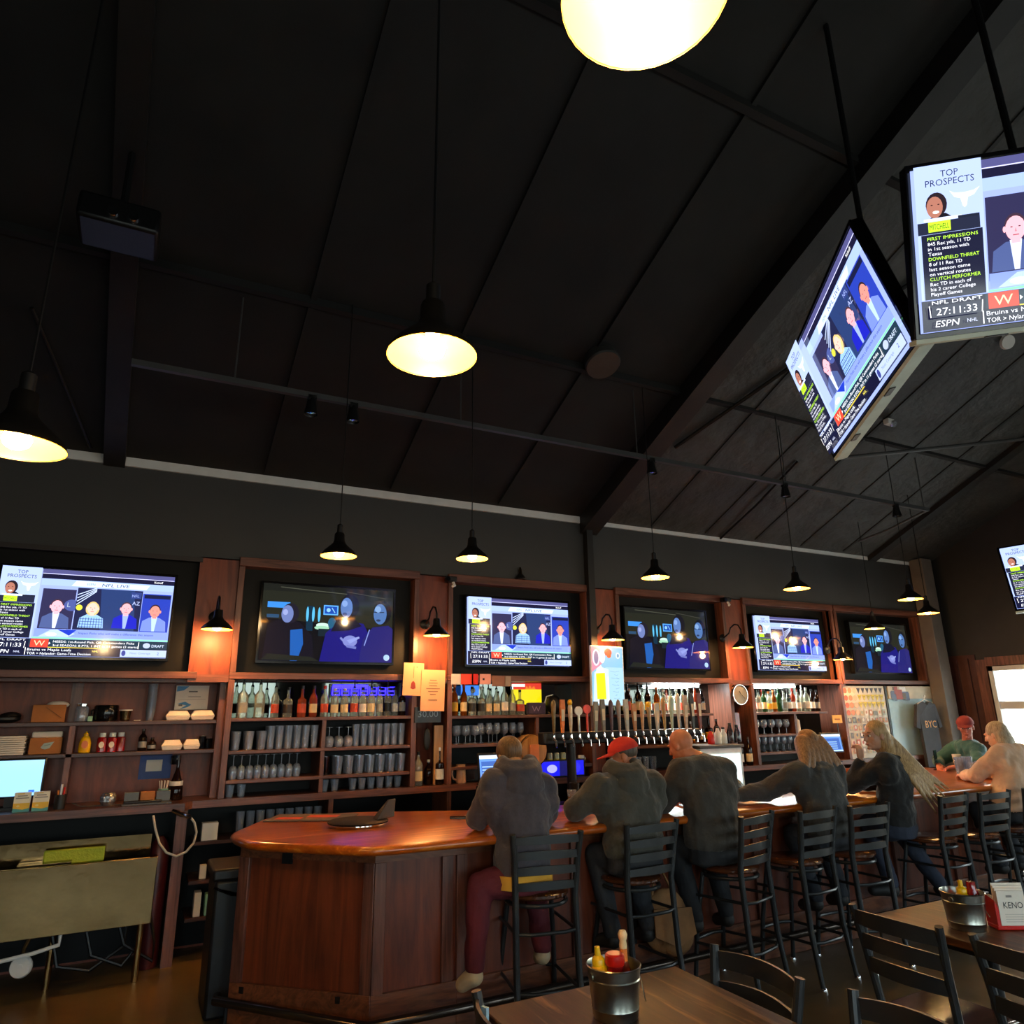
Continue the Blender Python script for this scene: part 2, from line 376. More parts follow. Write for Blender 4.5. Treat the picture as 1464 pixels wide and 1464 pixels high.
# roof steel
def roofbar(x, y0, y1, w, h, off=0):
    b = MB(); z0, z1 = roofz(y0)-off, roofz(y1)-off
    v = []
    for y, z in ((y0, z0), (y1, z1)): v += [(x-w/2, y, z-h), (x+w/2, y, z-h), (x+w/2, y, z), (x-w/2, y, z)]
    b.add(v, [(0, 1, 2, 3), (7, 6, 5, 4), (4, 5, 1, 0), (5, 6, 2, 1), (6, 7, 3, 2), (7, 4, 0, 3)]); return b
k = 6
for x in (4.36, -.42, 9.3):
    struct('trim_%d' % k, roofbar(x, 6.5, YB, .22 if x == 4.36 else .16, .2 if x == 4.36 else .1), M['beam']); k += 1
struct('trim_9', MB().box(4.29, 4.37, 6.43, 6.51, 2.1, 3.93), M['beam'])
k = 10
for x in (5.25, 6.1, 6.95, 7.8, 8.65, 3.2, 2.0, .8, -1.7):
    struct('trim_%d' % k, roofbar(x, 6.45, YB, .04, .045 if x > 4.6 else .03), M['foil'] if x > 4.6 else M['ceil']); k += 1
for y in (4.7, 2.6, .4):
    z = roofz(y); struct('trim_%d' % k, MB().box(XL, XR, y-.03, y+.03, z-.05, z+.01), M['ceil']); k += 1
# gable purlin seam on right side: dark band under the roof
# ------------------------------------------------------------------ conduit with its spot heads
Yc = 4.8
pe = at(1327, 729, Y=Yc); ZC = pe.z; XE = pe.x
t = thing('lighting_track', 'long dark lighting track hung on rods under the sloping ceiling', 'track light', (0, 0, 0))
MB().box(-.3, XE, Yc-.02, Yc+.02, ZC-.02, ZC+.02).build('track', M['pipe'], t)
MB().tube([(-.3, Yc+.05, ZC+.03), (XE-.1, Yc+.05, ZC+.03)], .012, 6).build('conduit', M['pipe'], t)
b = MB(); b.tube([(XE, Yc, ZC), (XE, Yc+.1, ZC-.02), (XE-.1, Yc+.45, ZC-.14), (XE-.1, Yc+.9, ZC-.2)], .014, 6); b.build('bent_conduit', M['pipe'], t)
for px, py in ((1112, 600), (1308, 655), (905, 560), (660, 420), (340, 500)):
    q = at(px, py, Y=Yc); MB().tube([(q.x, Yc, ZC), (q.x, Yc, roofz(Yc)-.01)], .006, 5).build('rod', M['pipe'], t)
def spot_head():
    t = thing('spot_head', '', 'spotlight')
    b = MB(); b.lathe([(.02, .0), (.032, -.03), (.045, -.1), (.05, -.13), (.047, -.13), (.04, -.1)], seg=14); b.build('shade', M['iron'], t)
    MB().lathe([(0, -.105), (.04, -.105), (.035, -.12), (0, -.125)], seg=12).build('lens', M['chrome'], t)
    MB().box(-.03, .03, -.02, .02, -.02, .02).build('clamp', M['iron'], t); return t
sh = spot_head()
for i, (px, py, w) in enumerate(((1122, 697, 'beside the middle hanging rod'), (1281, 727, 'nearest the far end of the track'), (931, 661, 'on the track below the black roof beam'), (504, 606, 'left of the middle hanging lamp'), (440, 655, 'above the left half of the bar'))):
    q = at(px, py, Y=Yc); o = sh if i == 0 else dup(sh)
    o.location = (q.x, Yc, ZC-.02); o['label'] = 'small black spotlight on the ceiling track, '+w; o['group'] = 'spotlights on the ceiling track'
# ceiling speaker, projector, emergency heads
def on_roof(px, py, off=0): return at(px, py, roof=1, off=off)
RM = Matrix.Rotation(-math.atan(SL), 4, 'X')
q = on_roof(862, 521, .1); t = thing('ceiling_speaker', 'round black loudspeaker flush under the sloping black ceiling', 'speaker', q); t.rotation_euler = (-math.atan(SL), 0, 0)
MB().lathe([(.15, .1), (.16, .0), (.15, -.015), (.135, -.015)], seg=28).build('rim', mat('speaker_rim', '3c3b36', .4), t)
MB().lathe([(0, -.006), (.134, -.006), (.134, .0)], seg=28).build('grille', mat('speaker_grille', '1d1c1a', .6, bump=.6, bscale=200), t)
MB().box(-.02, .02, -.005, .005, -.014, -.006).build('badge', M['steel'], t)
q = on_roof(172, 325, .6); t = thing('projector', 'black projector box hanging near the dark left ceiling', 'projector', q)
MB().box(-.2, .2, -.15, .15, -.08, .08).build('body', mat('projector_black', '0a0a0a', .4), t, .02)
for dx in (-.03, .07): MB().lathe([(0, -.02), (.028, -.02), (.034, .0), (.034, .02)], (dx, -.15, -.02), 14, (0, 1, 0)).build('lens', M['glassd'], t)
MB().tube([(0, 0, .08), (0, 0, .56)], .02, 8).build('pole', M['iron'], t)
def white_head(px, py, label, sc=1, off=.09):
    q = on_roof(px, py, off) if off != 9 else at(px, py, X=4.49); t = thing('emergency_light', label, 'emergency light', q); off = .09
    MB().box(-.06*sc, .06*sc, -.035*sc, .035*sc, -.03*sc, .04*sc).build('body', M['white'], t, .006)
    MB().lathe([(0, -.012), (.035, -.01), (.04, .01), (.03, .03)], (.03*sc, -.04*sc, -.03*sc), 12, (0, 1, .6)).build('lamp_head', M['glass'], t)
    MB().tube([(0, 0, .03*sc), (0, 0, off+.01)], .01, 6).build('stem', M['iron'], t)
white_head(975, 596, 'white rectangular emergency light fixed beside the black roof beam', 1.0, 9)
white_head(1271, 604, 'small white emergency fixture right of the hanging screen', .9)
q = on_roof(1442, 489, .1); t = thing('floodlight', 'round white floodlight head under the upper right screen', 'floodlight', q)
MB().lathe([(0, -.0), (.07, .0), (.075, .03), (.03, .08)], (0, 0, 0), 18, (.3, .8, .5)).build('head', M['white'], t)
MB().tube([(0, 0, .02), (-.06, .02, .08), (-.12, .05, .12)], .012, 6).build('arm', M['white'], t)
# extra black pipes hung under the roof
def pipe(name, pts, r, label): tag(MB().tube(pts, r, 8).build(name, M['pipe'] if name == 'sprinkler_pipe' else M['iron']), label, 'pipe')
a, c = on_roof(1200, 655, .25), on_roof(1460, 628, .25); pipe('sprinkler_pipe', [a, c+(c-a)*.25], .022, 'grey sprinkler pipe running right below the hanging screens')
a, c = on_roof(965, 640, .06), on_roof(1330, 385, .06); pipe('roof_pipe', [a, c], .02, 'black pipe rising with the roof right of the beam')
a, c = on_roof(1030, 770, .05), on_roof(1140, 660, .05); pipe('roof_conduit', [a, (a+c)/2+Vector((0, 0, -.03)), c], .014, 'short black conduit dropping to the pale wall trim')
a, c = on_roof(45, 440, .05), on_roof(130, 640, .05); pipe('left_roof_conduit', [a, c], .014, 'thin black conduit on the dark left ceiling')
# ------------------------------------------------------------------ back bar: screens above, shelves below
YW = 6.5
BAYS = [(-1.42, .35), (.70, 2.28), (2.69, 4.28), (4.73, 6.28), (6.68, 8.24), (8.36, 10.1)]
PIL = [(.35, .66), (2.32, 2.66), (4.38, 4.69), (6.32, 6.64), (8.26, 8.34)]
names = ['far left', 'second', 'third', 'fourth', 'fifth', 'far right']
def tvcab(i, x0, x1):
    t = thing('screen_cabinet', 'red-brown stained wooden screen frame over the bar, %s of six' % names[i], 'cabinet', (0, 0, 0), 0, 'framed screen bays over the bar')
    zt, zb = (3.07, 2.12)
    if i == 0: MB().box(x0, x1, YW, YW+.03, 3.08, 3.12).build('top_rail', mat('dark_top_rail', '241c1a', .5), t)
    else: MB().box(x0-.05, x1+.05, YW-.02, YW+.3, zt, 3.15).build('top_rail', M['frame'], t, .004)
    MB().box(x0-.05, x1+.05, YW-.015, YW+.34, 2.095, 2.15).build('bottom_rail', M['frame'], t, .004)
    if i:
        for xa in (x0-.05, x1): MB().box(xa, xa+.05, YW-.01, YW+.3, 2.15, 3.07).build('side_post', M['framez'], t, .003)
    MB().box(x0, x1, YW+.12, YW+.14, 2.15, 3.1).build('back_panel', M['backing'], t)
    return t
for i, (a, c) in enumerate(BAYS): tvcab(i, a, c)
pn = ['between the far left and second screens', 'between the second and third screens', 'right of the black steel post', 'between the fourth and fifth screens', 'between the fifth and far right screens']
for i, (a, c) in enumerate(PIL):
    t = thing('wall_panel', 'red-brown plywood panel strip '+pn[i], 'panel', (0, 0, 0))
    MB().box(a-.02, c+.02, YW+.02, YW+.06, 2.1, 3.13).build('board', M['ply'], t)
    MB().box(a-.02, c+.02, YW-.0, YW+.04, 2.07, 2.13).build('ledge', M['frame'], t)
# ---- displays
def nfl():
    p = Pic(16, 9); p.rect(0, 0, 16, 9, '8f9fe0'); p.rect(3.45, 8.55, 16, 9, '4a4a78'); p.rect(3.45, 8.0, 16, 8.5, '15152e'); p.rect(3.5, 8.5, 15.9, 8.56, 'c8c8f8')
    p.rect(3.5, 7.3, 16, 8.0, '98aee8'); p.poly([(6.2, 7.35), (13.3, 7.35), (13.6, 7.85), (6.6, 7.95)], 'c2d4f6'); p.text('ESPN', 7.6, 7.5, .26, '6a7cc0'); p.text('NFL LIVE', 9.0, 7.46, .34, '14205a', 2.6, .15); p.text('Kickoff', 14, 8.15, .22, 'ffffff')
    def bust(x, y, s, skin, hair, suit, shirt, female=0):
        p.poly([(x-1.15*s, y-2.0*s), (x-1.05*s, y-1.0*s), (x-.45*s, y-.62*s), (x+.45*s, y-.62*s), (x+1.05*s, y-1.0*s), (x+1.15*s, y-2.0*s)], suit)
        if not female: p.poly([(x-.28*s, y-.55*s), (x+.28*s, y-.55*s), (x+.12*s, y-2.0*s), (x-.12*s, y-2.0*s)], shirt)
        else:
            p.ell(x, y-.05*s, .62*s, .72*s, hair)
            for k in range(-4, 5):
                p.line([(x+k*.24*s, y-.95*s), (x+k*.25*s, y-2.0*s)], .05*s, '2c3c7c'); 
            for k in range(4): p.line([(x-1.05*s, y-1.1*s-k*.27*s), (x+1.05*s, y-1.1*s-k*.27*s)], .05*s, '2c3c7c')
        p.rect(x-.2*s, y-.72*s, x+.2*s, y-.3*s, skin); p.ell(x, y+.12*s, .5*s, .6*s, hair); p.ell(x, y-.02*s, .46*s, .6*s, skin)
        p.ell(x-.5*s, y-.02*s, .08*s, .16*s, skin, 8); p.ell(x+.5*s, y-.02*s, .08*s, .16*s, skin, 8)
        for k in (-1, 1): p.ell(x+k*.18*s, y+.06*s, .06*s, .03*s, '5a3844', 8)
        p.poly([(x-.05*s, y-.18*s), (x+.05*s, y-.18*s), (x, y+.02*s)], 'c07c88'); p.rect(x-.14*s, y-.36*s, x+.14*s, y-.31*s, 'a04c5c')
    p.rect(3.75, 2.4, 6.75, 6.95, '2a2848'); p.ell(6.5, 5.3, .7, .6, '44508c'); p.text('L', 6.1, 5.1, .5, '9ab')
    bust(5.2, 5.1, 1.12, 'f0a8b4', '3a2a38', '465484', 'c8d4fa')
    p.rect(6.85, 2.4, 13.0, 7.2, '1c2040'); p.poly([(9.4, 2.4), (12.6, 2.4), (12.2, 7.2), (9.0, 7.2)], '243664')
    for k in range(4): p.line([(6.9, 5.4+k*.35), (8.6, 6.9+k*.12)], .07, 'c8d8ff')
    p.ell(7.2, 5.1, .3, .3, 'c8c840'); bust(8.45, 5.05, 1.02, 'eab8a8', 'd8b070', '8cb4e4', 'fff', 1); bust(11.6, 5.15, 1.05, 'f0a0a8', '403038', '1a20a8', '8ca0e8')
    p.rect(11.9, 6.3, 12.9, 7.0, '2c3a74'); p.text('NFL', 12.0, 6.45, .3, '8c9cd8'); p.text('AZ', 12.1, 5.6, .4, 'a8b4e4')
    p.rect(13.05, 2.4, 15.85, 6.9, '2438a0'); p.rect(13.2, 6.4, 15.8, 6.8, '141838'); bust(14.4, 5.0, 1.08, 'd08478', '2c2028', '6c80cc', 'a8c0f4')
    p.rect(3.6, 1.95, 16, 2.75, '7c90dc'); p.poly([(4, 1.95), (5.0, 2.65), (6.3, 2.75), (7.2, 2.3), (6.6, 1.95)], 'a8bcf0'); p.poly([(5.6, 2.7), (7.3, 2.7), (6.7, 2.1)], '1c34b0'); p.ell(5.1, 2.2, .5, .18, 'e8ecff')
    p.text('Impact Picks who will make a difference this season', 7.5, 2.3, .22, '2c3870', 7.0); p.rect(3.5, 1.75, 16, 1.88, '7ce0a0')
    p.rect(0, 0, 16, 1.72, '10122c'); p.rect(3.3, .9, 16, 1.7, '1c3040'); p.rect(3.45, .85, 5.0, 1.7, 'd04030'); p.text('W', 3.75, 1.0, .55, 'f8c8a0', .95); p.poly([(5.05, 1.15), (5.05, 1.4), (5.2, 1.27)], 'fff')
    p.text('NEEDS: 1st-Round Pick, QB Commanders Picks', 5.4, 1.36, .22, 'f4f6ff', 7.4); p.text('3rd SEASON: 8 PTS, 1 INT in 11 games (2 starts)', 5.4, .98, .22, 'f4f6ff', 7.8); p.rect(5.0, .84, 9.5, .9, 'f0d040')
    p.rect(13.2, .9, 13.26, 1.6, 'fff'); p.ell(14.0, 1.27, .35, .28, 'a8b4e0'); p.text('DRAFT', 14.5, 1.1, .3, 'c8d8f0', 1.2)
    p.rect(3.1, .1, 3.16, .8, 'fff'); p.text('Bruins vs Maple Leafs', 3.3, .5, .25, 'f0f4ff', 3.8); p.text('TOR > Nylander: Game-Time Decision', 3.3, .12, .25, 'f0f4ff', 5.6); p.text('NHL', 9, .45, .2, 'f0e060')
    p.rect(11.6, .05, 16, .8, 'a8b8e8'); p.ell(11.9, .42, .2, .3, '343c80'); p.text('Next: Coverage', 12.5, .35, .22, '6878b8'); p.text('2', 15.1, .3, .3, '343c80')
    # side bar
    p.rect(0, 1.75, 3.45, 9, 'a4b6ec'); p.text('TOP', 1.35, 8.3, .36, '1c2448', .9); p.text('PROSPECTS', .55, 7.85, .36, '1c2448', 2.5)
    p.poly([(1.75, 7.5), (2.0, 7.35), (2.3, 7.32), (2.5, 7.3), (2.7, 7.32), (3.0, 7.35), (3.3, 7.5), (3.0, 7.12), (2.68, 7.02), (2.6, 6.6), (2.5, 6.5), (2.4, 6.6), (2.3, 7.02), (2.0, 7.12)], 'dce6fc')
    p.ell(1.05, 6.85, .55, .66, '241a20'); p.poly([(.5, 6.0), (1.0, 6.4), (1.5, 6.35), (2.0, 6.0)], '16141c'); p.ell(.95, 6.72, .42, .58, 'a06858', 18); p.ell(1.0, 6.45, .17, .08, 'fff', 10); p.ell(.8, 6.85, .06, .03, '201014', 8); p.ell(1.15, 6.85, .06, .03, '201014', 8)
    p.rect(.35, 5.98, 2.3, 6.14, 'c8d4f4'); p.rect(2.1, 5.5, 3.2, 6.1, '1c2030'); p.rect(.0, 5.3, 3.2, 5.95, '202438'); p.rect(.55, 5.4, 1.7, 5.95, 'b8e830'); p.text('MITCHELL', .62, 5.52, .3, '14301c', 1.0)
    p.rect(.15, 1.75, 3.3, 5.28, '181a30'); y = 4.95
    for s, c, w in (('FIRST IMPRESSIONS', 'b8f040', 2.6), ('845 Rec yds, 11 TD', 'f0f2ff', 2.2), ('in 1st season with', 'f0f2ff', 2.1), ('Texas', 'f0f2ff', .7), ('DOWNFIELD THREAT', 'b8f040', 2.6), ('8 of 11 Rec TD', 'f0f2ff', 1.7), ('last season came', 'f0f2ff', 2.1), ('on vertical routes', 'f0f2ff', 2.1), ('CLUTCH PERFORMER', 'b8f040', 2.6), ('Rec TD in each of', 'f0f2ff', 2.1), ('his 2 career College', 'f0f2ff', 2.3), ('Playoff Games', 'f0f2ff', 1.6)):
        p.text(s, .45, y, .19, c, w); y -= .275
    p.text('NFL DRAFT', .45, 1.45, .2, 'f0f4ff', 2.6); p.line([(.35, .75), (.3, 1.4)], .05, 'fff'); p.line([(3.0, .75), (3.05, 1.4)], .05, 'fff'); p.rect(.4, .72, 2.95, 1.36, '1c2038'); p.text('27:11:33', .65, .84, .4, 'f4f6ff', 2.1)
    p.text('ESPN', .55, .2, .36, 'f4f6ff', 1.2, .2); p.text('NHL', 2.2, .28, .2, 'c8d0f0')
    return p
def movie():
    p = Pic(16, 9); p.rect(0, 0, 16, 9, '0a0c12'); p.poly([(0, 5), (16, 4), (16, 9), (0, 9)], '22241c'); p.rect(0, 8.2, 16, 9, '1a1c18')
    p.line([(2, 8.7), (10, 8.3)], .1, '4a4c40'); p.line([(10, 8.6), (15, 8.0)], .1, '3c3c34')
    p.rect(.6, 6.2, 3.2, 6.9, '3c8ce0'); p.rect(.6, 5.0, 2.0, 5.4, '284868'); p.rect(5.2, 3.6, 6.0, 6.6, '0c2c40')
    for x in (5.3, 6.0, 6.7): p.ell(x, 5.6, .16, .9, '58b8e8')
    p.rect(7.2, 5.6, 9.0, 6.8, '5aa8f0'); p.rect(7.35, 5.75, 8.85, 6.65, '1848a8'); p.ell(7.8, 6.2, .25, .25, '8cc8f8'); p.line([(8.2, 6.5), (8.6, 5.9)], .1, '8cc8f8')
    # three figures with lit faces and dark coats
    p.poly([(.4, 0), (.8, 4.2), (2.4, 5.0), (4.4, 4.6), (6.0, 3.0), (6.4, 0)], '10101c'); p.ell(3.3, 5.6, 1.0, 1.2, '1c1a28'); p.ell(2.95, 5.5, .7, 1.05, '6c7cb4'); p.ell(2.7, 5.7, .3, .35, '98a4d8'); p.poly([(3.6, 0), (3.4, 3.6), (4.8, 3.8), (5.0, 2.0), (4.4, 0)], '1c58a8')
    p.ell(7.2, 4.3, .8, .3, 'c8e8d8'); p.ell(7.1, 4.0, .9, .25, '9cd0b0'); p.rect(6.7, 3.0, 8.8, 3.9, '12222c'); p.ell(8.3, 4.6, .5, .7, '205878')
    p.poly([(7.0, 0), (7.6, 3.4), (9.4, 5.0), (12.2, 4.7), (13.2, 3.0), (13.4, 0)], '181670'); p.ell(10.4, 6.8, 1.2, 1.5, '14141c'); p.ell(10.0, 6.6, .75, 1.25, '5878b4'); p.ell(9.75, 7.1, .35, .4, '80a0d8'); p.ell(9.8, 5.8, .3, .2, '3a4c80')
    p.poly([(8.9, 5.2), (11, 5.3), (12.0, 4.4), (10.4, 3.8), (8.2, 3.6)], '101226')
    p.poly([(11.8, 0), (12.2, 2.8), (13.4, 4.3), (15.4, 4.6), (16, 4.2), (16, 0)], '202068'); p.ell(14.6, 6.2, 1.15, 1.5, '10141c'); p.ell(14.3, 6.0, .85, 1.3, '4c70a8'); p.ell(14.0, 6.6, .4, .4, '7ca0d0'); p.ell(14.1, 5.2, .3, .15, '283858'); p.line([(13.4, 6.25), (13.9, 6.2)], .1, '0c1020'); p.line([(14.2, 6.2), (14.8, 6.25)], .1, '0c1020')
    p.ell(10.6, 2.5, .9, .7, '7c84c8'); p.poly([(10.2, 2.6), (11.7, 3.1), (11.8, 2.9), (10.6, 2.2)], '8c98d8'); p.line([(9.9, 2.4), (9.4, 2.9)], .25, '7c84c8'); p.line([(10.2, 1.9), (11.4, 1.7)], .3, '6870b8')
    p.line([(13.0, 4.0), (12.4, 2.0)], .12, '8090d8'); p.ell(15.3, .6, .38, .38, 'a8c8f0'); p.poly([(.3, .1), (7, 0), (6, .5), (1, .8)], '1c201c')
    return p
NFLM = nfl(); MOVM = movie()
def picmesh(p, name, W, m):
    s = W/16.0; b = MB(); b.v = [(x*s, y, z*s) for x, y, z in p.b.v]; b.f = p.b.f; b.c = p.b.c; b.m = p.b.m
    return b.mesh(name, m, smooth=False)
nm = picmesh(NFLM, 'broadcast_picture', 1.21, M['screen']); mm = picmesh(MOVM, 'film_picture', 1.21, M['screend'])
def tv(label, me, M4, hung=0):
    t = thing('television', label, 'television', group=None)
    W, H = 1.25, .725
    MB().box(-W/2, W/2, .004, .06, -H/2, H/2).build('case', M['bezel'], t, .006)
    b = MB(); f = .018
    b.box(-W/2, W/2, -.006, .004, H/2-f, H/2); b.box(-W/2, W/2, -.006, .004, -H/2, -H/2+f); b.box(-W/2, -W/2+f, -.006, .004, -H/2+f, H/2-f); b.box(W/2-f, W/2, -.006, .004, -H/2+f, H/2-f)
    b.build('bezel', M['bezel'], t)
    o = link('screen', me, t); o.location = (0, .003, 0)
    if hung:
        MB().box(-W/2, W/2, -.004, .07, -H/2-.02, -H/2-.001).build('bottom_edge', mat('pale_green_white_plastic', 'ccd8c8', .5), t)
        for dx in (-.3, .22): MB().box(dx-.04, dx+.04, .0, .03, -H/2-.025, -H/2-.02).build('vent', M['black'], t)
        MB().box(-.3, .3, .06, .1, -.2, .2).build('rear_housing', M['black'], t, .01)
    t.matrix_world = M4; return t
for i, (a, c) in enumerate(BAYS):
    cx = {0: -.455, 1: 1.482, 2: 3.475, 3: 5.447, 4: 7.455, 5: 9.28}[i]
    me = nm if i % 2 == 0 else mm
    lab = ('television with a sports studio broadcast' if i % 2 == 0 else 'television with a dark blue film scene')+', %s of six in the wooden frames' % names[i]
    tv(lab, me, Matrix.Translation((cx, YW+.055, 2.6)))
def tvmat(c, ya, ti, ro):
    r = Vector((math.cos(ya), math.sin(ya), 0)); n = Vector((math.sin(ya), -math.cos(ya), 0)); u = Vector((0, 0, 1))*math.cos(ti)-n*math.sin(ti)
    r2 = r*math.cos(ro)+u*math.sin(ro); u2 = u*math.cos(ro)-r*math.sin(ro); y = u2.cross(r2)
    return Matrix(((r2.x, y.x, u2.x, c[0]), (r2.y, y.y, u2.y, c[1]), (r2.z, y.z, u2.z, c[2]), (0, 0, 0, 1)))
for lab, c, ya, ti, ro in (('ceiling-hung television showing a sports broadcast, cut by the upper right edge', (3.203, 1.116, 3.681), -.625, -.368, .049),
                           ('ceiling-hung television seen at a steep angle, its picture turned on edge', (3.175, 2.205, 3.65), -2.165, -.241, .069),
                           ('television showing a man and list, cut by the right frame edge above the window', (8.7, 3.75, 3.183), -1.05, .05, .07)):
    T = tvmat(c, ya, ti, ro); o = tv(lab, nm, T, 1)
    bk = T @ Vector((0, .1, 0)); q = bk+Vector((math.sin(ya)*-.12, math.cos(ya)*.12, 0)); top = Vector((q.x, q.y, roofz(q.y)))
    m = MB(); m.tube([bk, q], .02, 8); m.tube([q, top], .016, 10)
    k = m.build('mount_pole', M['iron'], o); k.matrix_parent_inverse = o.matrix_world.inverted()
# ------------------------------------------------------------------ lamps
def lamp_parts(t, e, col=(1, .66, .32)):
    """enamel barn shade hanging with its rim at z=0, rim radius .12"""
    o = MB(); o.open_lathe([(.12, 0), (.118, .012), (.1, .035), (.07, .062), (.045, .085), (.036, .105), (.034, .15), (.03, .16), (.0, .163)], seg=32)
    o.build('shade', M['shade'], t)
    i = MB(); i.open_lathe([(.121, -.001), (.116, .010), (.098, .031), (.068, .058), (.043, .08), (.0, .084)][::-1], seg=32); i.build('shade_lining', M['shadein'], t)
    MB().lathe([(0, .082), (.018, .08), (.018, .05), (.03, .04), (.036, .02), (.03, .004), (.015, -.006), (0, -.009)][::-1], seg=16).build('bulb', M['bulb'], t)
    warm_light('bulb_light', (0, 0, -.045), e, .03, col, t)
def pendant(e, cord):
    t = thing('pendant_lamp', '', 'pendant lamp'); lamp_parts(t, e)
    MB().lathe([(.02, .155), (.02, .215), (.008, .225), (0, .226)], seg=12).build('socket', M['iron'], t)
    MB().tube([(0, 0, .22), (0, 0, cord)], .004, 5).build('cord', M['iron'], t)
    return t
EP = 4.2
for i, (px, py, Z, w) in enumerate(((484, 795, 2.83, 'first pendant lamp from the left, in front of the second screen'), (675, 799, 2.9, 'pendant lamp hanging in front of the third wooden-framed screen'), (937, 826, 2.9, 'pendant lamp hanging over the fourth wooden-framed screen'),
                               (1139, 842, 2.9, 'pendant lamp hanging over the fifth wooden-framed screen'), (1302, 857, 2.9, 'higher of the two pendant lamps near the corner post'), (1327, 877, 2.9, 'lower pendant lamp at the far right by the corner post'))):
    q = at(px, py, Z=Z); t = pendant(EP, roofz(q.y)-q.z-.0); t.location = q; t['label'] = 'black lit '+w; t['group'] = 'pendant lamps over the bar'
q = at(1250, 899, Y=5.9); t = pendant(EP, roofz(q.y)-q.z); t.location = q; t['label'] = 'black lit pendant lamp hanging in front of the far right film screen'; t['group'] = 'pendant lamps over the bar'
for (q, e, w) in (((.743, 2.0, 2.955), 6, 'black shaded lamp glowing in the middle of the ceiling view'), ((.666, .735, 3.04), 6, 'large glowing lamp cut off by the top of the picture'), ((-.475, 2.75, 2.69), 6, 'glowing hanging lamp cut off at the left edge')):
    t = pendant(e, (roofz(q[1])-q[2])/1.25); t.location = q; t.scale = (1.25,)*3; t['label'] = w; t['group'] = 'near hanging lamps'
for i, (px, py, w) in enumerate(((310, 900, 'between the far left and second screens'), (624, 909, 'between the second and third screens'), (876, 915, 'above the backlit sign'), (1062, 926, 'above the round wall clock'), (1205, 943, 'left of the far right screen'))):
    q = at(px, py, Y=6.2 if i < 4 else 6.3); t = thing('gooseneck_lamp', 'black gooseneck wall lamp lighting the wood '+w, 'wall lamp', q, 0, 'gooseneck lamps between the screens')
    lamp_parts(t, 9, (1, .47, .16)); dx = {2: -.02}.get(i, 0); dY = YW+.02-q.y
    MB().tube([(0, 0, .15), (0, 0, .21), (0, .04, .27), (0, .1, .285), (0, .17, .25), (0, .2, .19), (0, dY-.02, .14)], .009, 8).build('gooseneck', M['iron'], t)
    MB().lathe([(.05, 0), (.05, .012), (.02, .03), (0, .03)], (0, dY, .14), 14, (0, -1, 0)).build('wall_plate', M['iron'], t)
# cool strip lights under the right-hand shelves' top rail
for x0, x1, w in ((5.35, 6.05, 'fourth'), (6.75, 7.7, 'fifth')):
    t = thing('strip_light', 'white strip light shining under the rail below the %s screen' % w, 'strip light', (0, 0, 0))
    MB().box(x0, x1, YW+.26, YW+.30, 2.055, 2.085).build('tube', M['led'], t); MB().box(x0-.02, x1+.02, YW+.25, YW+.31, 2.085, 2.094).build('housing', M['white'], t)
    l = bpy.data.lights.new('strip_glow', 'AREA'); l.shape = 'RECTANGLE'; l.size = x1-x0; l.size_y = .03; l.energy = 13; l.color = (.9, 1, .97)
    o = bpy.data.objects.new('strip_glow', l); COL.objects.link(o); o.location = ((x0+x1)/2, YW+.24, 2.05); o.parent = t
for i, (px, py, w) in enumerate(((645, 829, 'at the top left corner of the third screen frame'), (1038, 858, 'between the fourth and fifth screen frames'))):
    q = at(px, py, Y=6.42); t = thing('security_camera', 'small black and white security camera '+w, 'camera', q)
    MB().box(-.05, .05, -.04, .06, -.02, .03).build('body', M['iron'], t, .008); MB().tube([(.02, 0, -.02), (.03, -.02, -.06), (.0, -.04, -.07)], .014, 8).build('arm', M['white'], t)
    MB().lathe([(0, 0), (.022, 0), (.026, .03), (0, .03)], (-.05, -.05, .0), 12, (0, 1, 0)).build('lens', M['bezel'], t)

q = at(749, 820, Y=6.42); t = thing('unlit_lamp', 'small unlit black lamp standing on the top rail of the third screen frame', 'lamp', (q.x, 6.5, 3.151))
MB().lathe([(.055, 0), (.06, .01), (.035, .05), (.02, .06)], seg=16).build('shade', M['iron'], t); MB().lathe([(.018, .055), (.018, .1), (.008, .13), (0, .14)], seg=12).build('neck', M['steel'], t)
# ------------------------------------------------------------------ shelves and counter
def shelf(nm_, x0, x1, z, lab, y0=YW, y1=6.88, th=.028, m=None):
    o = MB().box(x0, x1, y0, y1, z-th, z).build('shelf', m or M['frame'], None, .003); return tag(o, lab, 'shelf')
ZS = [1.775, 1.515, 1.285]; ZCN = 1.15
# main counter of the back bar
t = thing('back_counter', 'long dark wooden back counter running under all the shelves', 'counter', (0, 0, 0))
MB().prism([(-3, 6.34), (.40, 6.34), (.46, 6.46), (10.16, 6.46), (10.15, 6.89), (-2.99, 6.89)], ZCN-.045, ZCN).build('counter_top', M['counter'], t, .004)
MB().prism([(-3, 6.33), (.405, 6.33), (.465, 6.45), (10.16, 6.45), (10.16, 6.46), (.46, 6.46), (.40, 6.34), (-3, 6.34)], ZCN-.055, ZCN+.0).build('front_edge', M['frame'], t)
tag(MB().box(.36, .44, 6.46, 6.56, 0, ZCN-.056).build('counter_post', M['framez']), 'red-brown wooden post holding up the end of the left counter', 'post')
# open shelves under the counter
t = thing('under_counter_shelf', 'open wooden shelving below the back counter, behind the bar', 'shelf', (0, 0, 0))
MB().box(-2.9, 10.1, 6.885, 6.895, .02, ZCN-.06).build('back_board', M['backing'], t)
for z in (.84, .56, .3): MB().box(.5, 10.1, 6.5, 6.88, z-.025, z).build('board', M['counter'], t)
for x in (1.55, 2.65, 4.3, 6.3, 8.3): MB().box(x, x+.04, 6.49, 6.88, .0, ZCN-.056).build('divider', M['framez'], t)
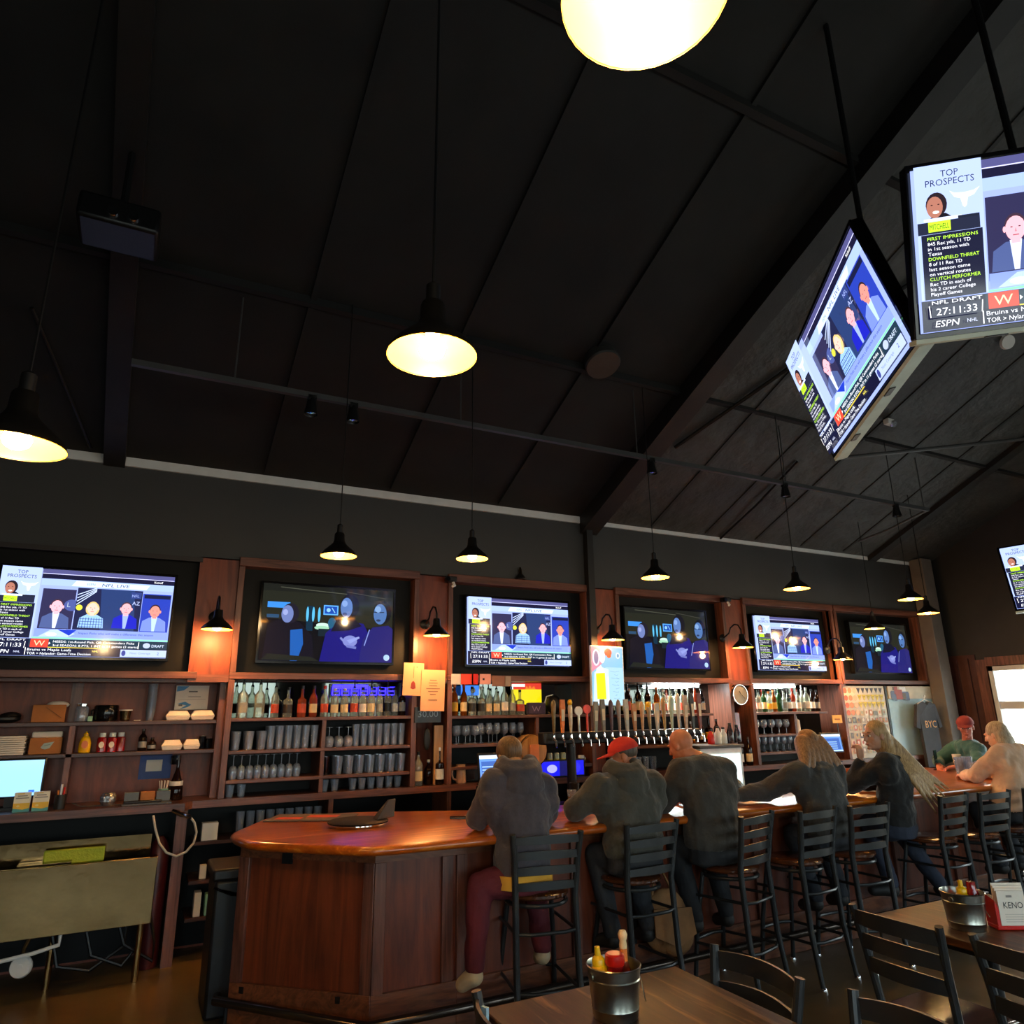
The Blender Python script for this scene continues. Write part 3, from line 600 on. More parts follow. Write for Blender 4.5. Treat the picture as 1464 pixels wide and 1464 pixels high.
# posts of the shelf cases and their shelves
def case(x0, x1, mid, lab, zs, back=1, left=1, right=1, midz=None, seg=None):
    t = thing('shelf_case', lab, 'shelf', (0, 0, 0))
    for f, x in ((left, x0-.05), (right, x1)):
        if f: MB().box(x, x+.05, YW-.01, 6.88, ZCN, 2.09).build('side_post', M['framez'], t, .003)
    for k, z in enumerate(zs):
        a, c = (seg or {}).get(k, (x0, x1)); MB().box(a, c, YW, 6.88, z-.028, z).build('shelf_board', M['frame'], t, .003)
    if mid: MB().box(mid, mid+.035, YW+.005, 6.88, (midz or ZCN), zs[0]-.028).build('divider', M['framez'], t)
    if back: MB().box(x0, x1, 6.86, 6.88, zs[0], 2.09).build('mirror', M['mirror'], t)
    MB().box(x0, x1, 6.88, 6.9, ZCN, zs[0]-.028 if back else 2.09).build('back_board', M['backing'], t)
    return t
case(.70, 2.28, 1.46, 'wooden shelf case full of glasses and bottles under the second screen', ZS)
case(2.69, 4.28, 3.62, 'wooden shelf case under the third screen, partly hidden by the taps', [1.765, 1.5, 1.3], seg={1: (2.69, 3.62), 2: (2.69, 3.62)}, midz=1.3)
case(4.73, 6.28, None, 'wooden shelf case with lit bottles under the fourth screen', [1.75, 1.42], left=0, seg={0: (4.73, 6.0)})
case(6.68, 8.24, 7.33, 'pale-lit shelf case of stemmed glasses under the fifth screen', [1.75, 1.49, 1.285], seg={0: (6.68, 7.95), 1: (6.68, 7.6), 2: (6.68, 7.6)}, midz=1.49)
# left bay: deeper shelves on plywood
t = thing('shelf_case', 'left wooden shelves of takeout boxes and condiments under the far left screen', 'shelf', (0, 0, 0))
MB().box(.60, .68, 6.62, 6.88, ZCN, 2.09).build('side_post', M['framez'], t)
for z in (1.765, 1.53): MB().box(-2.6, .60, 6.64, 6.88, z-.03, z).build('shelf_board', M['counter'], t, .003)
MB().box(-.46, -.42, 6.64, 6.88, ZCN, 1.735).build('divider', M['framez'], t); MB().box(-2.6, .6, 6.88, 6.9, ZCN, 2.1).build('back_board', M['ply'], t)
MB().box(-.5, -.42, 6.86, 6.88, 1.765, 2.09).build('back_batten', M['framez'], t)
tag(MB().box(-3, .7, 6.6, 6.88, 2.07, 2.094).build('ledge', M['frame']), 'long wooden ledge under the far left screen', 'ledge')
# ------------------------------------------------------------------ glassware and bottles
def bottle(body, label=None, cap=None, h=.29, r=.037, kind=0, spout=0, neckr=.013):
    t = thing('bottle', '', 'bottle')
    if kind == 0: pf = [(r*.9, 0), (r, .006), (r, h*.58), (r*.85, h*.66), (neckr*1.2, h*.76), (neckr, h*.8), (neckr, h*.96), (0, h*.96)]
    elif kind == 1: pf = [(r*.95, 0), (r, .006), (r, h*.5), (r*.96, h*.56), (neckr*1.2, h*.62), (neckr, h*.68), (neckr, h*.94), (0, h*.94)]
    else: pf = [(r*1.1, 0), (r*1.15, .01), (r*1.05, h*.3), (r*.6, h*.52), (neckr*1.2, h*.66), (neckr, h*.7), (neckr, h*.95), (0, h*.95)]
    gb = MB().lathe(pf, seg=14).build('glass_body', body, t)
    if label: MB().open_lathe([(r*1.01, h*.14), (r*1.01, h*.42)], seg=14).build('label', label, gb)
    if spout:
        MB().lathe([(neckr*1.1, h*.93), (neckr*.9, h*.98), (.006, h*1.0), (.005, h*1.0+.05), (0, h+.05)], seg=8).build('pourer', cap, t)
    else: MB().lathe([(neckr*1.15, h*.9), (neckr*1.2, h), (0, h)], seg=10).build('cap', cap or M['iron'], t)
    return t
def pint(h=.15, r=.04, m=None, nm_='pint_glass'):
    b = MB(); b.open_lathe([(0, .004), (r*.7, 0), (r*.74, .01), (r, h), (r-.002, h), (r*.7, .014), (0, .016)], seg=12); o = b.build(nm_, m or M['glass']); return tag(o, '', 'glass')
def stem(h=.19, r=.036, nm_='wine_glass'):
    t = thing(nm_, '', 'glass')
    MB().open_lathe([(.002, h*.42), (r*.7, h*.48), (r, h*.65), (r*.95, h*.8), (r*.8, h), (r*.78, h), (r*.9, h*.8), (r*.95, h*.65), (0, h*.45)], seg=14).build('bowl', M['glass'], t)
    MB().lathe([(.03, 0), (.03, .003), (.004, .008), (.0035, h*.43), (0, h*.43)], seg=12).build('stem', M['glass'], t); return t
P_pint = pint(); P_tall = pint(.19, .036, None, 'tall_glass'); P_short = pint(.09, .038, None, 'tumbler'); P_dark = pint(.15, .04, M['glassd'], 'dark_pint_glass'); P_stem = stem(); P_gob = stem(.17, .045, 'goblet')
used = set()
def place(p, x, y, z, label, group, rz=0, flip=0, h=0, scale=None):
    if p.name in used: o = dup(p, scale=scale)
    else: o = p; used.add(p.name)
    if scale and o is p: o.scale = (scale,)*3
    o.location = (x, y, z+(h if flip else 0)); o.rotation_euler = (PI if flip else 0, 0, rz)
    o['label'] = label; o['group'] = group; return o
def rowg(p, xs, y, z, label, group, flip=0, h=0):
    for x in xs: place(p, x, y+random.uniform(-.004, .004), z+.001, label, group, 0, flip, h)
def rng(a, c, n): return [a+(c-a)*i/(n-1) for i in range(n)]
# second bay, shelf two
g = 'glasses on the second shelf of the case under the second screen'
for yy in (6.58, 6.68): rowg(P_pint, rng(.76, .97, 3), yy, ZS[1], 'pint glass at the left end of the second shelf', g)
for yy in (6.58, 6.67): rowg(P_tall, rng(1.04, 1.40, 6)[:5] if yy > 6.6 else rng(1.04, 1.41, 6), yy, ZS[1], 'tall clear glass left of the divider on the second shelf', g)
rowg(P_gob, rng(1.55, 1.72, 3), 6.6, ZS[1], 'upturned goblet right of the divider on the second shelf', g, 1, .17)
rowg(P_tall, rng(1.79, 2.22, 7), 6.6, ZS[1], 'tall clear glass at the right end of the second shelf', g)
rowg(P_tall, rng(1.83, 2.2, 6), 6.7, ZS[1], 'tall clear glass at the right end of the second shelf', g)
g = 'glasses on the third shelf of the case under the second screen'
rowg(P_stem, rng(.76, 1.28, 9), 6.6, ZS[2], 'upturned wine glass in the row on the third shelf', g, 1, .19)
rowg(P_dark, [1.54], 6.6, ZS[2], 'smoky dark pint glass beside the divider on the third shelf', g)
for yy in (6.58, 6.68): rowg(P_pint, rng(1.64, 2.22, 7), yy, ZS[2], 'pint glass right of the divider on the third shelf', g)
g = 'glasses standing on the counter under the second screen'
rowg(P_short, rng(.75, .84, 2), 6.6, ZCN, 'small tumbler at the left end of the counter under the shelves', g)
rowg(P_short, rng(1.53, 1.62, 2), 6.6, ZCN, 'small tumbler beside the counter divider', g)
rowg(P_short, rng(1.78, 2.2, 6), 6.6, ZCN, 'small tumbler in the right-hand row on the counter', g)
g = 'glasses on the shelf below the back counter'
rowg(P_tall, rng(.85, 1.48, 9), 6.58, .84, 'tall glass on the dark shelf below the counter', g)
# third bay glasses
g = 'mixed glasses under the third screen'
rowg(P_gob, rng(2.78, 2.98, 3), 6.6, 1.5, 'clear goblet at the left of the shelf under the third screen', g)
rowg(P_stem, rng(3.05, 3.5, 6), 6.62, 1.5, 'stemmed glass on the shelf under the third screen', g)
rowg(P_gob, rng(2.75, 3.5, 7), 6.76, 1.5, 'clear goblet at the back of the shelf under the third screen', g)
# fifth bay glasses
g = 'pale-lit glasses under the fifth screen'
for yy in (6.58, 6.7): rowg(P_gob, rng(6.74, 7.25, 5), yy, 1.49, 'bright goblet on the upper shelf under the fifth screen', g)
for yy in (6.58, 6.7): rowg(P_stem, rng(6.74, 7.5, 8), yy, 1.285, 'bright stemmed glass on the lower shelf under the fifth screen', g)
# fourth bay small glasses
g = 'small glasses behind the beer taps'
rowg(P_pint, rng(4.85, 5.15, 4), 6.6, ZCN, 'upright pint glass behind the beer taps', g)
# bottles ------------------------------------------------------------
LBL = {'w': mat('white_label', 'e6e2d8', .6), 'k': mat('black_label', '1a1a1c', .5), 'r': mat('red_label', 'b8432c', .6), 'c': mat('cream_label', 'd6c49a', .6), 'b': mat('blue_label', '30509a', .6), 'y': mat('yellow_label', 'd8a82c', .6), 'g': mat('grey_label', '8a8c8c', .6)}
LN = {'w': 'white', 'k': 'black', 'r': 'red', 'c': 'cream', 'b': 'blue', 'y': 'yellow', 'g': 'grey', None: 'no'}
BN = {'bclear': 'clear', 'bgreen': 'green', 'bamber': 'amber', 'bdark': 'dark', 'bpink': 'reddish', 'glassd': 'smoky'}
CN = {'iron': 'black', 'red': 'red', 'white': 'white', 'chrome': 'silver', 'orange': 'orange', 'yellow': 'yellow'}
def bottles(xs, y, z, specs, where, group):
    for i, (x, s) in enumerate(zip(xs, specs)):
        bm, lb, cp, h, r, kd, sp = s
        t = bottle(M[bm], LBL.get(lb), M[cp], h, r, kd, sp); t.location = (x, y, z+.001)
        t['label'] = '%s bottle, %s %s, %s from left %s' % (BN[bm], ('%s label' % LN[lb]) if lb else CN[cp]+' top', '', ORD[i], where)
        t['label'] = t['label'].replace(' ,', ','); t['group'] = group
A = 'bclear'
bottles([.79, .93, 1.06, 1.17, 1.29, 1.39, 1.49, 1.58, 1.67, 1.76, 1.84, 1.92, 2.0, 2.08, 2.15, 2.22], 6.6, ZS[0],
        [(A, 'g', 'iron', .30, .045, 0, 1), (A, None, 'iron', .30, .044, 0, 1), (A, 'r', 'iron', .27, .034, 0, 1), (A, 'k', 'iron', .26, .04, 1, 0), ('bpink', 'r', 'iron', .27, .038, 1, 0), ('bpink', 'c', 'iron', .27, .035, 0, 0), (A, 'r', 'red', .27, .035, 0, 0), (A, 'c', 'white', .25, .036, 0, 0), (A, 'c', 'white', .25, .036, 0, 0),
         (A, 'r', 'iron', .27, .036, 0, 1), (A, 'w', 'iron', .26, .036, 0, 0), (A, 'c', 'iron', .27, .036, 0, 1), (A, 'g', 'iron', .26, .034, 0, 1), (A, 'k', 'iron', .28, .034, 0, 1), (A, 'w', 'iron', .26, .03, 0, 0), ('bdark', 'g', 'iron', .29, .034, 1, 1)], 'on top shelf under second screen', 'bottles on the top shelf under the second screen')
bottles([2.76, 2.86, 2.95, 3.05, 3.13, 3.22, 3.31, 3.40, 3.49], 6.6, ZS[0]-.01,
        [('bamber', 'y', 'orange', .3, .036, 0, 0), ('bamber', 'c', 'red', .3, .034, 0, 0), (A, 'k', 'iron', .28, .042, 1, 0), (A, 'k', 'white', .28, .04, 1, 0), (A, 'c', 'iron', .27, .036, 0, 1), (A, 'c', 'iron', .27, .036, 0, 1), (A, 'w', 'chrome', .3, .04, 0, 1), (A, 'g', 'chrome', .28, .036, 0, 0), (A, 'r', 'iron', .25, .045, 1, 0)], 'on top shelf under third screen', 'bottles on the top shelf under the third screen')
bottles([4.85, 5.0, 5.13, 5.26, 5.36, 5.46, 5.55, 5.64, 5.73, 5.83, 5.93], 6.6, 1.75,
        [('bdark', 'r', 'iron', .33, .036, 0, 0), ('bdark', 'c', 'iron', .33, .036, 0, 1), ('bdark', 'y', 'iron', .32, .036, 0, 1), ('bamber', 'y', 'orange', .3, .036, 0, 0), (A, 'r', 'white', .27, .036, 0, 0), (A, 'c', 'iron', .28, .036, 0, 1), (A, 'w', 'white', .28, .036, 0, 0), (A, 'r', 'chrome', .29, .036, 0, 0), (A, 'g', 'chrome', .27, .036, 0, 1), ('bpink', 'w', 'iron', .3, .036, 0, 1), ('glassd', 'g', 'iron', .28, .036, 0, 0)], 'on top shelf under fourth screen', 'bottles on the top shelf under the fourth screen')
bottles([5.3, 5.45, 5.6, 5.75, 5.9, 6.02, 6.14], 6.62, 1.42,
        [('bdark', 'k', 'iron', .3, .036, 0, 1), ('bamber', 'c', 'white', .24, .036, 1, 0), ('bdark', 'c', 'iron', .26, .036, 1, 1), ('bamber', 'y', 'white', .24, .036, 1, 0), ('bdark', 'c', 'iron', .26, .036, 0, 0), ('bdark', 'y', 'iron', .28, .045, 1, 0), ('bdark', 'g', 'iron', .26, .036, 0, 0)], 'on lower shelf under fourth screen', 'bottles on the lower shelf under the fourth screen')
bottles([6.75, 6.85, 6.94, 7.03, 7.11, 7.2, 7.29, 7.37, 7.45, 7.54, 7.62, 7.7, 7.8, 7.89], 6.6, 1.75,
        [('bamber', 'r', 'white', .3, .034, 0, 0), (A, 'w', 'iron', .27, .034, 0, 0), ('bgreen', 'c', 'iron', .28, .034, 0, 0), (A, 'y', 'orange', .25, .036, 0, 0), ('bamber', 'y', 'orange', .27, .034, 0, 0), ('bgreen', None, 'white', .3, .034, 0, 1), (A, 'g', 'iron', .28, .036, 1, 0), ('glassd', 'w', 'iron', .28, .034, 0, 0), ('bpink', 'w', 'red', .29, .034, 0, 0), (A, 'w', 'chrome', .27, .034, 0, 0), (A, 'g', 'chrome', .28, .034, 0, 1), (A, 'w', 'white', .3, .04, 0, 0), ('bdark', 'w', 'iron', .28, .03, 0, 0), ('bdark', 'g', 'iron', .27, .034, 0, 0)], 'on top shelf under fifth screen', 'bottles on the top shelf under the fifth screen')
for (x, y, z, sp, lab) in ((2.38, 6.55, ZCN, ('bclear', 'c', 'iron', .3, .042, 0, 0), 'cream bottle standing on the counter below the pinned papers'), (2.5, 6.6, ZCN, ('bdark', None, 'white', .22, .04, 0, 0), 'small dark bottle with pale top behind the cream bottle'), (2.59, 6.55, ZCN, ('bdark', 'w', 'white', .33, .045, 1, 0), 'tall dark bottle with white label below the pinned papers'),
                           (6.38, 6.52, ZCN, ('bdark', 'w', 'iron', .32, .038, 0, 0), 'left dark wine bottle below the round clock'), (6.5, 6.5, ZCN, ('bdark', 'c', 'iron', .32, .038, 0, 0), 'right dark wine bottle below the round clock'), (.34, 6.62, ZCN, ('bdark', 'w', 'chrome', .34, .05, 2, 0), 'round dark liquor bottle with pale label at the right of the left counter')):
    bm, lb, cp, h, r, kd, s2 = sp; t = bottle(M[bm], LBL.get(lb), M[cp], h, r, kd, s2); t.location = (x, y, z+.001); t['label'] = lab
# ------------------------------------------------------------------ things on the left shelves
def bx(name, label, cat, c, d, m, rz=0, bevel=.003, parts=None):
    t = thing(name, label, cat, c, rz); MB().box(-d[0]/2, d[0]/2, -d[1]/2, d[1]/2, .0, d[2]).build('body', m, t, bevel); return t
def pl(px, py, Y): return at(px, py, Y=Y)
z1, z2 = 1.766, 1.531
def sq_bottle(name, label, x, y, z, m, capm, h=.16, w=.05, lm=None, taper=1):
    t = thing(name, label, 'bottle', (x, y, z+.001))
    MB().lathe([(w*.9, 0), (w, .008), (w*.98, h*.45), (w*.72, h*.7), (w*.4, h*.78), (w*.4, h*.8)] if taper else [(w, 0), (w, h*.72), (w*.6, h*.8)], seg=16, sy=.6).build('body', m, t)
    MB().lathe([(w*.42, h*.8), (w*.42, h*.88), (w*.2, h*.93), (w*.1, h)] if taper else [(w*.7, h*.78), (w*.7, h)], seg=12).build('cap', capm, t)
    if lm: MB().lathe([(0, 0), (w*.55, 0), (w*.55, .002), (0, .002)], (0, -w*.6-.001, h*.38), 14, (0, -1, 0), 1, 1.3).build('label', lm, t)
    return t
t = bx('napkin_box', 'orange-brown cardboard box of napkins on the top left shelf', 'box', (-.62, 6.74, z1+.001), (.22, .13, .13), M['card'], .05)
b = MB(); b.ell((.05, 0, .13), (.08, .05, .03), 12, 6); b.build('napkins', M['paper'], t)
b = MB(); b.bar((-.02, -.067, .11), (.09, -.069, .03), .006, .002); b.build('cable', M['black'], t)
t = thing('black_bag', 'black folded cloth at the far left of the top shelf', 'cloth', (-.92, 6.76, z1+.001)); b = MB(); b.ell((0, 0, .03), (.12, .07, .035), 14, 7); b.ell((.05, .0, .05), (.07, .06, .03), 12, 6); b.build('fold', M['black'], t)
t = thing('glass_jar', 'clear preserving jar beside the napkin box on the top shelf', 'jar', (-.40, 6.74, z1+.001)); MB().open_lathe([(.0, .0), (.045, .002), (.048, .02), (.048, .1), (.036, .12), (.036, .14)], seg=16).build('body', M['glass'], t); MB().lathe([(.039, .118), (.039, .135), (0, .135)], seg=16).build('lid', M['chrome'], t)
t = thing('black_pot', 'round black pot on the top left shelf', 'pot', (-.23, 6.76, z1+.001)); MB().open_lathe([(0, .003), (.08, 0), (.092, .02), (.088, .115), (.082, .125), (.078, .12), (.08, .02), (0, .01)], seg=22).build('body', M['bezel'], t); MB().tube([(-.09, 0, .09), (-.105, -.02, .08), (-.1, -.03, .05)], .006, 6).build('handle', M['black'], t)
t = thing('steel_ramekin', 'small steel condiment cup beside the round black pot', 'cup', (-.09, 6.72, z1+.001)); MB().open_lathe([(0, .002), (.032, 0), (.036, .02), (.044, .085), (.048, .088), (.042, .084), (0, .01)], seg=18).build('cup', M['steel'], t); MB().open_lathe([(.049, .08), (.049, .088), (.046, .088)], seg=18).build('rim', M['white'], t)
t = bx('green_tub', 'little pale green tub between jar and black pot', 'tub', (-.335, 6.71, z1+.001), (.035, .03, .04), M['green'])
t = bx('coin', 'flat white lid lying on the top left shelf', 'lid', (.0, 6.70, z1+.001), (.05, .04, .006), M['white'])
t = thing('cup_stack', 'tall stack of clear plastic cups on the top left shelf', 'cup stack', (.09, 6.74, z1+.001))
for k in range(14): MB().open_lathe([(0, .0), (.026, .0), (.038, .085), (.04, .087)], (0, 0, k*.016), 14).build('cup', M['glass'], t)
def takeout(x, y, z, label, w=.2, rz=0, open_=0):
    t = thing('takeout_box', label, 'takeout box', (x, y, z+.001), rz, 'white foam takeout boxes'); h = .07
    def fru(w0, w1, z0, z1): 
        d0, d1 = w0*.4, w1*.4; b = MB(); b.add([(-w0/2, -d0, z0), (w0/2, -d0, z0), (w0/2, d0, z0), (-w0/2, d0, z0), (-w1/2, -d1, z1), (w1/2, -d1, z1), (w1/2, d1, z1), (-w1/2, d1, z1)], [(3, 2, 1, 0), (4, 5, 6, 7), (0, 1, 5, 4), (1, 2, 6, 5), (2, 3, 7, 6), (3, 0, 4, 7)]); return b
    fru(w*.86, w, 0, h*.45).build('tray', M['foam'], t, .004); fru(w, w*.7, h*.47, h*1.1).build('lid', M['foam'], t, .004); return t
takeout(.30, 6.74, z1, 'left of two white foam boxes on the top shelf under the flyer', .19); takeout(.49, 6.74, z1, 'right of two white foam boxes on the top shelf under the flyer', .19)
takeout(.28, 6.74, z2, 'taller white foam box on the middle left shelf', .16); takeout(.43, 6.74, z2, 'smaller white foam box right of its twin, middle left shelf', .13)
t = thing('flyer', 'white flyer with blue swoosh standing behind the foam boxes', 'flyer', (.40, 6.82, z1+.085))
MB().box(-.13, .13, 0, .004, 0, .2).build('sheet', M['paper'], t)
p = Pic(26, 20, .26, .2); p.poly([(.5, 19.5), (10, 19.5), (6, 16), (.5, 15)], '3c86b8'); p.poly([(2, 5), (8, 6.6), (13, 4), (10, 2), (4, .5), (9, 3.6)], '3c86b8'); p.rect(10, 14.5, 17, 15.5, '4a4440'); p.rect(10, 10.5, 20, 11, '8a7a6a'); p.rect(3, 3, 6, 4.5, '6a5c50'); p.line([(2, 8), (24, 8.5)], .3, 'b0a090')
o = p.b.build('print', M['print'], t, smooth=False); o.location = (0, -.001, .1)
# middle left shelf
t = thing('paper_stack', 'tall stack of off-white folded papers at the far left middle shelf', 'paper stack', (-.86, 6.76, z2+.001))
for k in range(9): MB().box(-.12, .12+.006*(k % 2), -.09, .09, k*.0155, k*.0155+.013).build('folded_paper', M['paper'], t, .002)
t = bx('napkin_box', 'orange-brown box with fish badge and napkins, middle left shelf', 'box', (-.605, 6.73, z2+.001), (.21, .13, .12), M['card'], .02)
MB().box(-.1, .1, -.045, .045, .12, .165).build('napkins', M['paper'], t, .01)
p = Pic(10, 8, .1, .08); p.poly([(1, 3), (3, 6), (6, 6.4), (9.5, 7), (8, 4.5), (7, 2.4), (4, 1.4), (2, 2)], '9ab4b4'); p.line([(3, 4), (7, 5)], .4, '5c7c80'); o = p.b.build('fish_badge', M['print'], t, smooth=False); o.location = (.01, -.0665, .06)
sq_bottle('mustard_bottle', 'yellow mustard squeeze bottle on the middle left shelf', -.345, 6.72, z2, M['yellow'], M['yellow'], .16, .042, M['orange'])
for x, w in ((-.23, 'left'), (-.16, 'middle'), (-.10, 'right')): sq_bottle('ketchup_bottle', '%s ketchup bottle of three with white caps, middle left shelf' % w, x, 6.72+(.03 if w == 'right' else 0), z2, M['dred'], M['white'], .145, .034, M['paper'] if w != 'right' else None, 0)
for x, w, h in ((.06, 'dark sauce bottle with silver top on the middle left shelf', .17), (.13, 'short dark sauce jar left of the foam boxes', .1)): 
    t = bottle(M['bdark'], LBL['g'], M['chrome'], h, .032, 0, 0); t.location = (x, 6.74, z2+.001); t['label'] = w
for x, w, h in ((.525, 'small clear jar with white filling at the right end of the middle left shelf', .1), (.575, 'dark tumbler against the post on the middle left shelf', .08)):
    t = thing('glass_jar', w, 'jar', (x-.01, 6.76, z2+.001)); MB().open_lathe([(0, .0), (.026, .002), (.028, h), (.026, h), (.024, .006), (0, .006)], seg=14).build('jar', M['glassd'], t)
    if h > .09: MB().lathe([(.024, .05), (.024, .1), (.0, .108)], seg=12).build('filling', M['paper'], t)
# left counter
t = thing('register_screen', 'light blue lit register screen cut by the left edge', 'monitor', (-.77, 6.6, ZCN+.001), .0)
MB().box(-.2, .2, -.0, .03, .08, .36).build('case', M['black'], t, .01); p = Pic(10, 7, .37, .25); p.rect(0, 0, 10, 7, '8ec4f6'); p.rect(8, .6, 9, 1.1, '2c5cc0'); o = p.b.build('screen', M['screen'], t, smooth=False); o.location = (0, -.002, .22)
MB().box(-.1, .1, -.05, .12, 0, .02).build('foot', M['black'], t); MB().box(-.03, .03, 0, .04, .02, .1).build('neck', M['black'], t)
for x, w in ((-.67, 'left'), (-.555, 'right')):
    t = thing('product_box', '%s of two white, yellow and teal boxes on the left counter' % w, 'box', (x, 6.43, ZCN+.001), .05)
    MB().box(-.05, .05, 0, .06, 0, .13).build('carton', M['white'], t, .002); p = Pic(10, 13, .1, .13); p.rect(0, 0, 10, 13, 'ece4cc'); p.rect(0, 1.5, 10, 6, 'eec030'); p.poly([(0, 0), (10, 0), (10, 2.4), (6, 1.6), (0, 2.6)], '4ea09c'); p.rect(2, 10.5, 8, 11.2, '8a8474'); p.rect(1, 9, 9, 9.7, '8a8474'); p.rect(2, 12, 6, 12.6, 'eec030'); p.ell(3, 4, 1, .7, 'f4e08c'); o = p.b.build('print', M['print'], t, smooth=False); o.location = (0, -.001, .065)
t = thing('pen_cup', 'black pen cup with red and white bottle caps on the left counter', 'cup', (-.44, 6.48, ZCN+.001)); MB().open_lathe([(0, 0), (.036, 0), (.038, .1), (.034, .1), (.032, .01), (0, .01)], seg=16).build('cup', M['black'], t)
for k, (dx, m_) in enumerate(((-.012, 'orange'), (.012, 'red'), (.0, 'white'))): MB().tube([(dx, 0, .02), (dx*1.6, .0, .13+.02*k)], .007, 6).build('pen', M[m_], t)
t = thing('glass_bowl', 'cut glass bowl on the left counter', 'bowl', (-.13, 6.5, ZCN+.001)); MB().open_lathe([(0, .003), (.035, 0), (.055, .03), (.056, .07), (.04, .09), (.036, .088), (.05, .068), (.05, .032), (0, .008)], seg=9).build('bowl', mat('cut_glass', 'b8b8b8', .1, metal=.8, bump=.8, bscale=60), t, smooth=False)
t = thing('utensil_tray', 'grey tray with dark compartments at the right of the left counter', 'tray', (.14, 6.46, ZCN+.001)); MB().box(-.17, .17, -.08, .08, 0, .012).build('base', M['pipe'], t); 
for x0 in (-.16, -.05, .06): MB().box(x0, x0+.1, .02, .07, .012, .085).build('compartment', mat('slate_plastic', '59646c', .5) if x0 != -.05 else M['card'], t, .003)
MB().box(-.16, .1, -.06, -.02, .012, .03).build('black_tool', M['black'], t, .006)
t = thing('straw_bundle', 'bunch of pale straws beside the liquor bottle', 'straws', (.25, 6.62, ZCN+.001)); MB().open_lathe([(0, 0), (.035, 0), (.038, .09), (.034, .09), (0, .01)], seg=14).build('cup', M['green'], t)
for k in range(9): a = k*.7; MB().tube([(.012*math.cos(a), .012*math.sin(a), .02), (.035*math.cos(a), .03*math.sin(a), .15)], .004, 5).build('straw', M['paper'], t)
t = thing('blue_notice', 'blue notice with pale centre on the left back board', 'notice', (.18, 6.872, 1.3)); MB().box(-.12, .12, 0, .004, 0, .2).build('sheet', M['blue'], t); MB().box(-.07, .05, -.002, 0, .06, .15).build('centre', M['paper'], t)
t = thing('small_jars', 'clear lidded tub hung above the liquor bottle', 'tub', (.33, 6.83, 1.41)); MB().lathe([(.035, 0), (.04, .01), (.04, .07), (.0, .075)], seg=14).build('tub', M['glassd'], t)
t = thing('cable', 'thin grey cable lying on the left counter', 'cable', (0, 0, 0)); MB().tube([(-.36, 6.52, ZCN+.03), (-.3, 6.5, ZCN+.006), (-.2, 6.5, ZCN+.005), (-.02, 6.48, ZCN+.006), (.0, 6.5, ZCN+.02)], .004, 6).build('wire', M['pipe'], t)
# hanging soda gun hose
a = at(220, 1166, Y=6.28); c = at(258, 1165, Y=6.28)
t = thing('drink_gun', 'chrome drink gun with looped pale hose hanging at the counter end', 'drink gun', (0, 0, 0))
pts = [at(x, y, Y=6.27) for x, y in ((219, 1166), (222, 1185), (228, 1206), (238, 1219), (252, 1224), (266, 1218), (277, 1205), (281, 1190), (278, 1176), (272, 1168))]
MB().tube(pts, .0085, 8).build('hose', mat('pale_hose', 'cfc4b4', .4), t)
q1, q2 = at(246, 1159, Y=6.27), at(271, 1168, Y=6.27); MB().tube([q1, (q1+q2)/2+Vector((0, -.01, 0)), q2], [.012, .02, .016], 8).build('handle', M['chrome'], t); MB().tube([q2, q2+Vector((.01, 0, -.015))], [.018, .01], 8).build('nozzle', M['black'], t)
# ------------------------------------------------------------------ left floor: ice bin
t = thing('ice_bin', 'brushed stainless ice bin standing under the left counter', 'ice bin', (0, 0, 0))
Yb = 6.2
A1, B1, C1, D1 = at(0, 1245, Y=Yb), at(226, 1225, Y=Yb), at(219, 1322, Y=Yb), at(0, 1346, Y=Yb)
xb0, xb1, zb0, zb1 = -1.7, B1.x, (C1.z+D1.z)/2, (A1.z+B1.z)/2
MB().box(xb0, xb1, Yb, Yb+.02, zb0, zb1).build('front_panel', M['steel'], t, .004)
MB().box(xb0, xb1, Yb+.02, 6.44, zb0, zb0+.02).build('bottom', M['steel'], t); MB().box(xb1-.02, xb1, Yb+.02, 6.44, zb0+.02, zb1-.02).build('side_panel', M['steel'], t)
MB().box(xb0, xb1-.05, 6.42, 6.44, zb1-.1, zb1+.13).build('splash_back', M['steel'], t)
for x in (xb1-.06, -.9, -.35): MB().tube([(x, Yb+.06 if x != -.35 else 6.4, zb0), (x, Yb+.06 if x != -.35 else 6.4, .0)], .022, 10).build('leg', M['steel'], t)
b = MB(); b.lathe([(.012, -.018), (.012, .018)], (0, 0, 0), 12, (1, 0, 0)); 
MB().tube([(-.8, Yb+.04, zb0-.14), (-.45, Yb+.04, zb0-.1), (-.3, Yb+.05, zb0-.07), (-.3, Yb+.05, zb0)], .013, 8).build('drain_pipe', M['white'], t)
q = at(30, 1382, Y=Yb+.1); w_ = MB(); w_.lathe([(.0, -.02), (.062, -.02), (.07, -.008), (.07, .008), (.062, .02), (0, .02)], q, 20, (.3, 1, 0)); w_.lathe([(.02, -.024), (.02, .024)], q, 10, (.3, 1, 0)); w_.build('caster_wheel', M['white'], t)
MB().tube([q+Vector((0, 0, .0)), q+Vector((.0, .03, .1)), q+Vector((.02, .03, .16))], .014, 8).build('caster_fork', M['steel'], t)
for k in range(3): tag(MB().tube([(-.4+.2*k, 6.4, .5), (-.3+.2*k, 6.36, .14+.04*k), (-.1+.2*k, 6.38, .08), (.1+.1*k, 6.4, .2), (.12+.05*k, 6.42, .5)], .012, 6).build('drain_hose', M['iron']), ['leftmost', 'middle', 'rightmost'][k]+' dark hose looping under the steel ice bin', 'hose')
MB().box(-.62, -.3, Yb+.06, Yb+.2, zb1-.08, zb1+.01).build('lid', M['steel'], t)
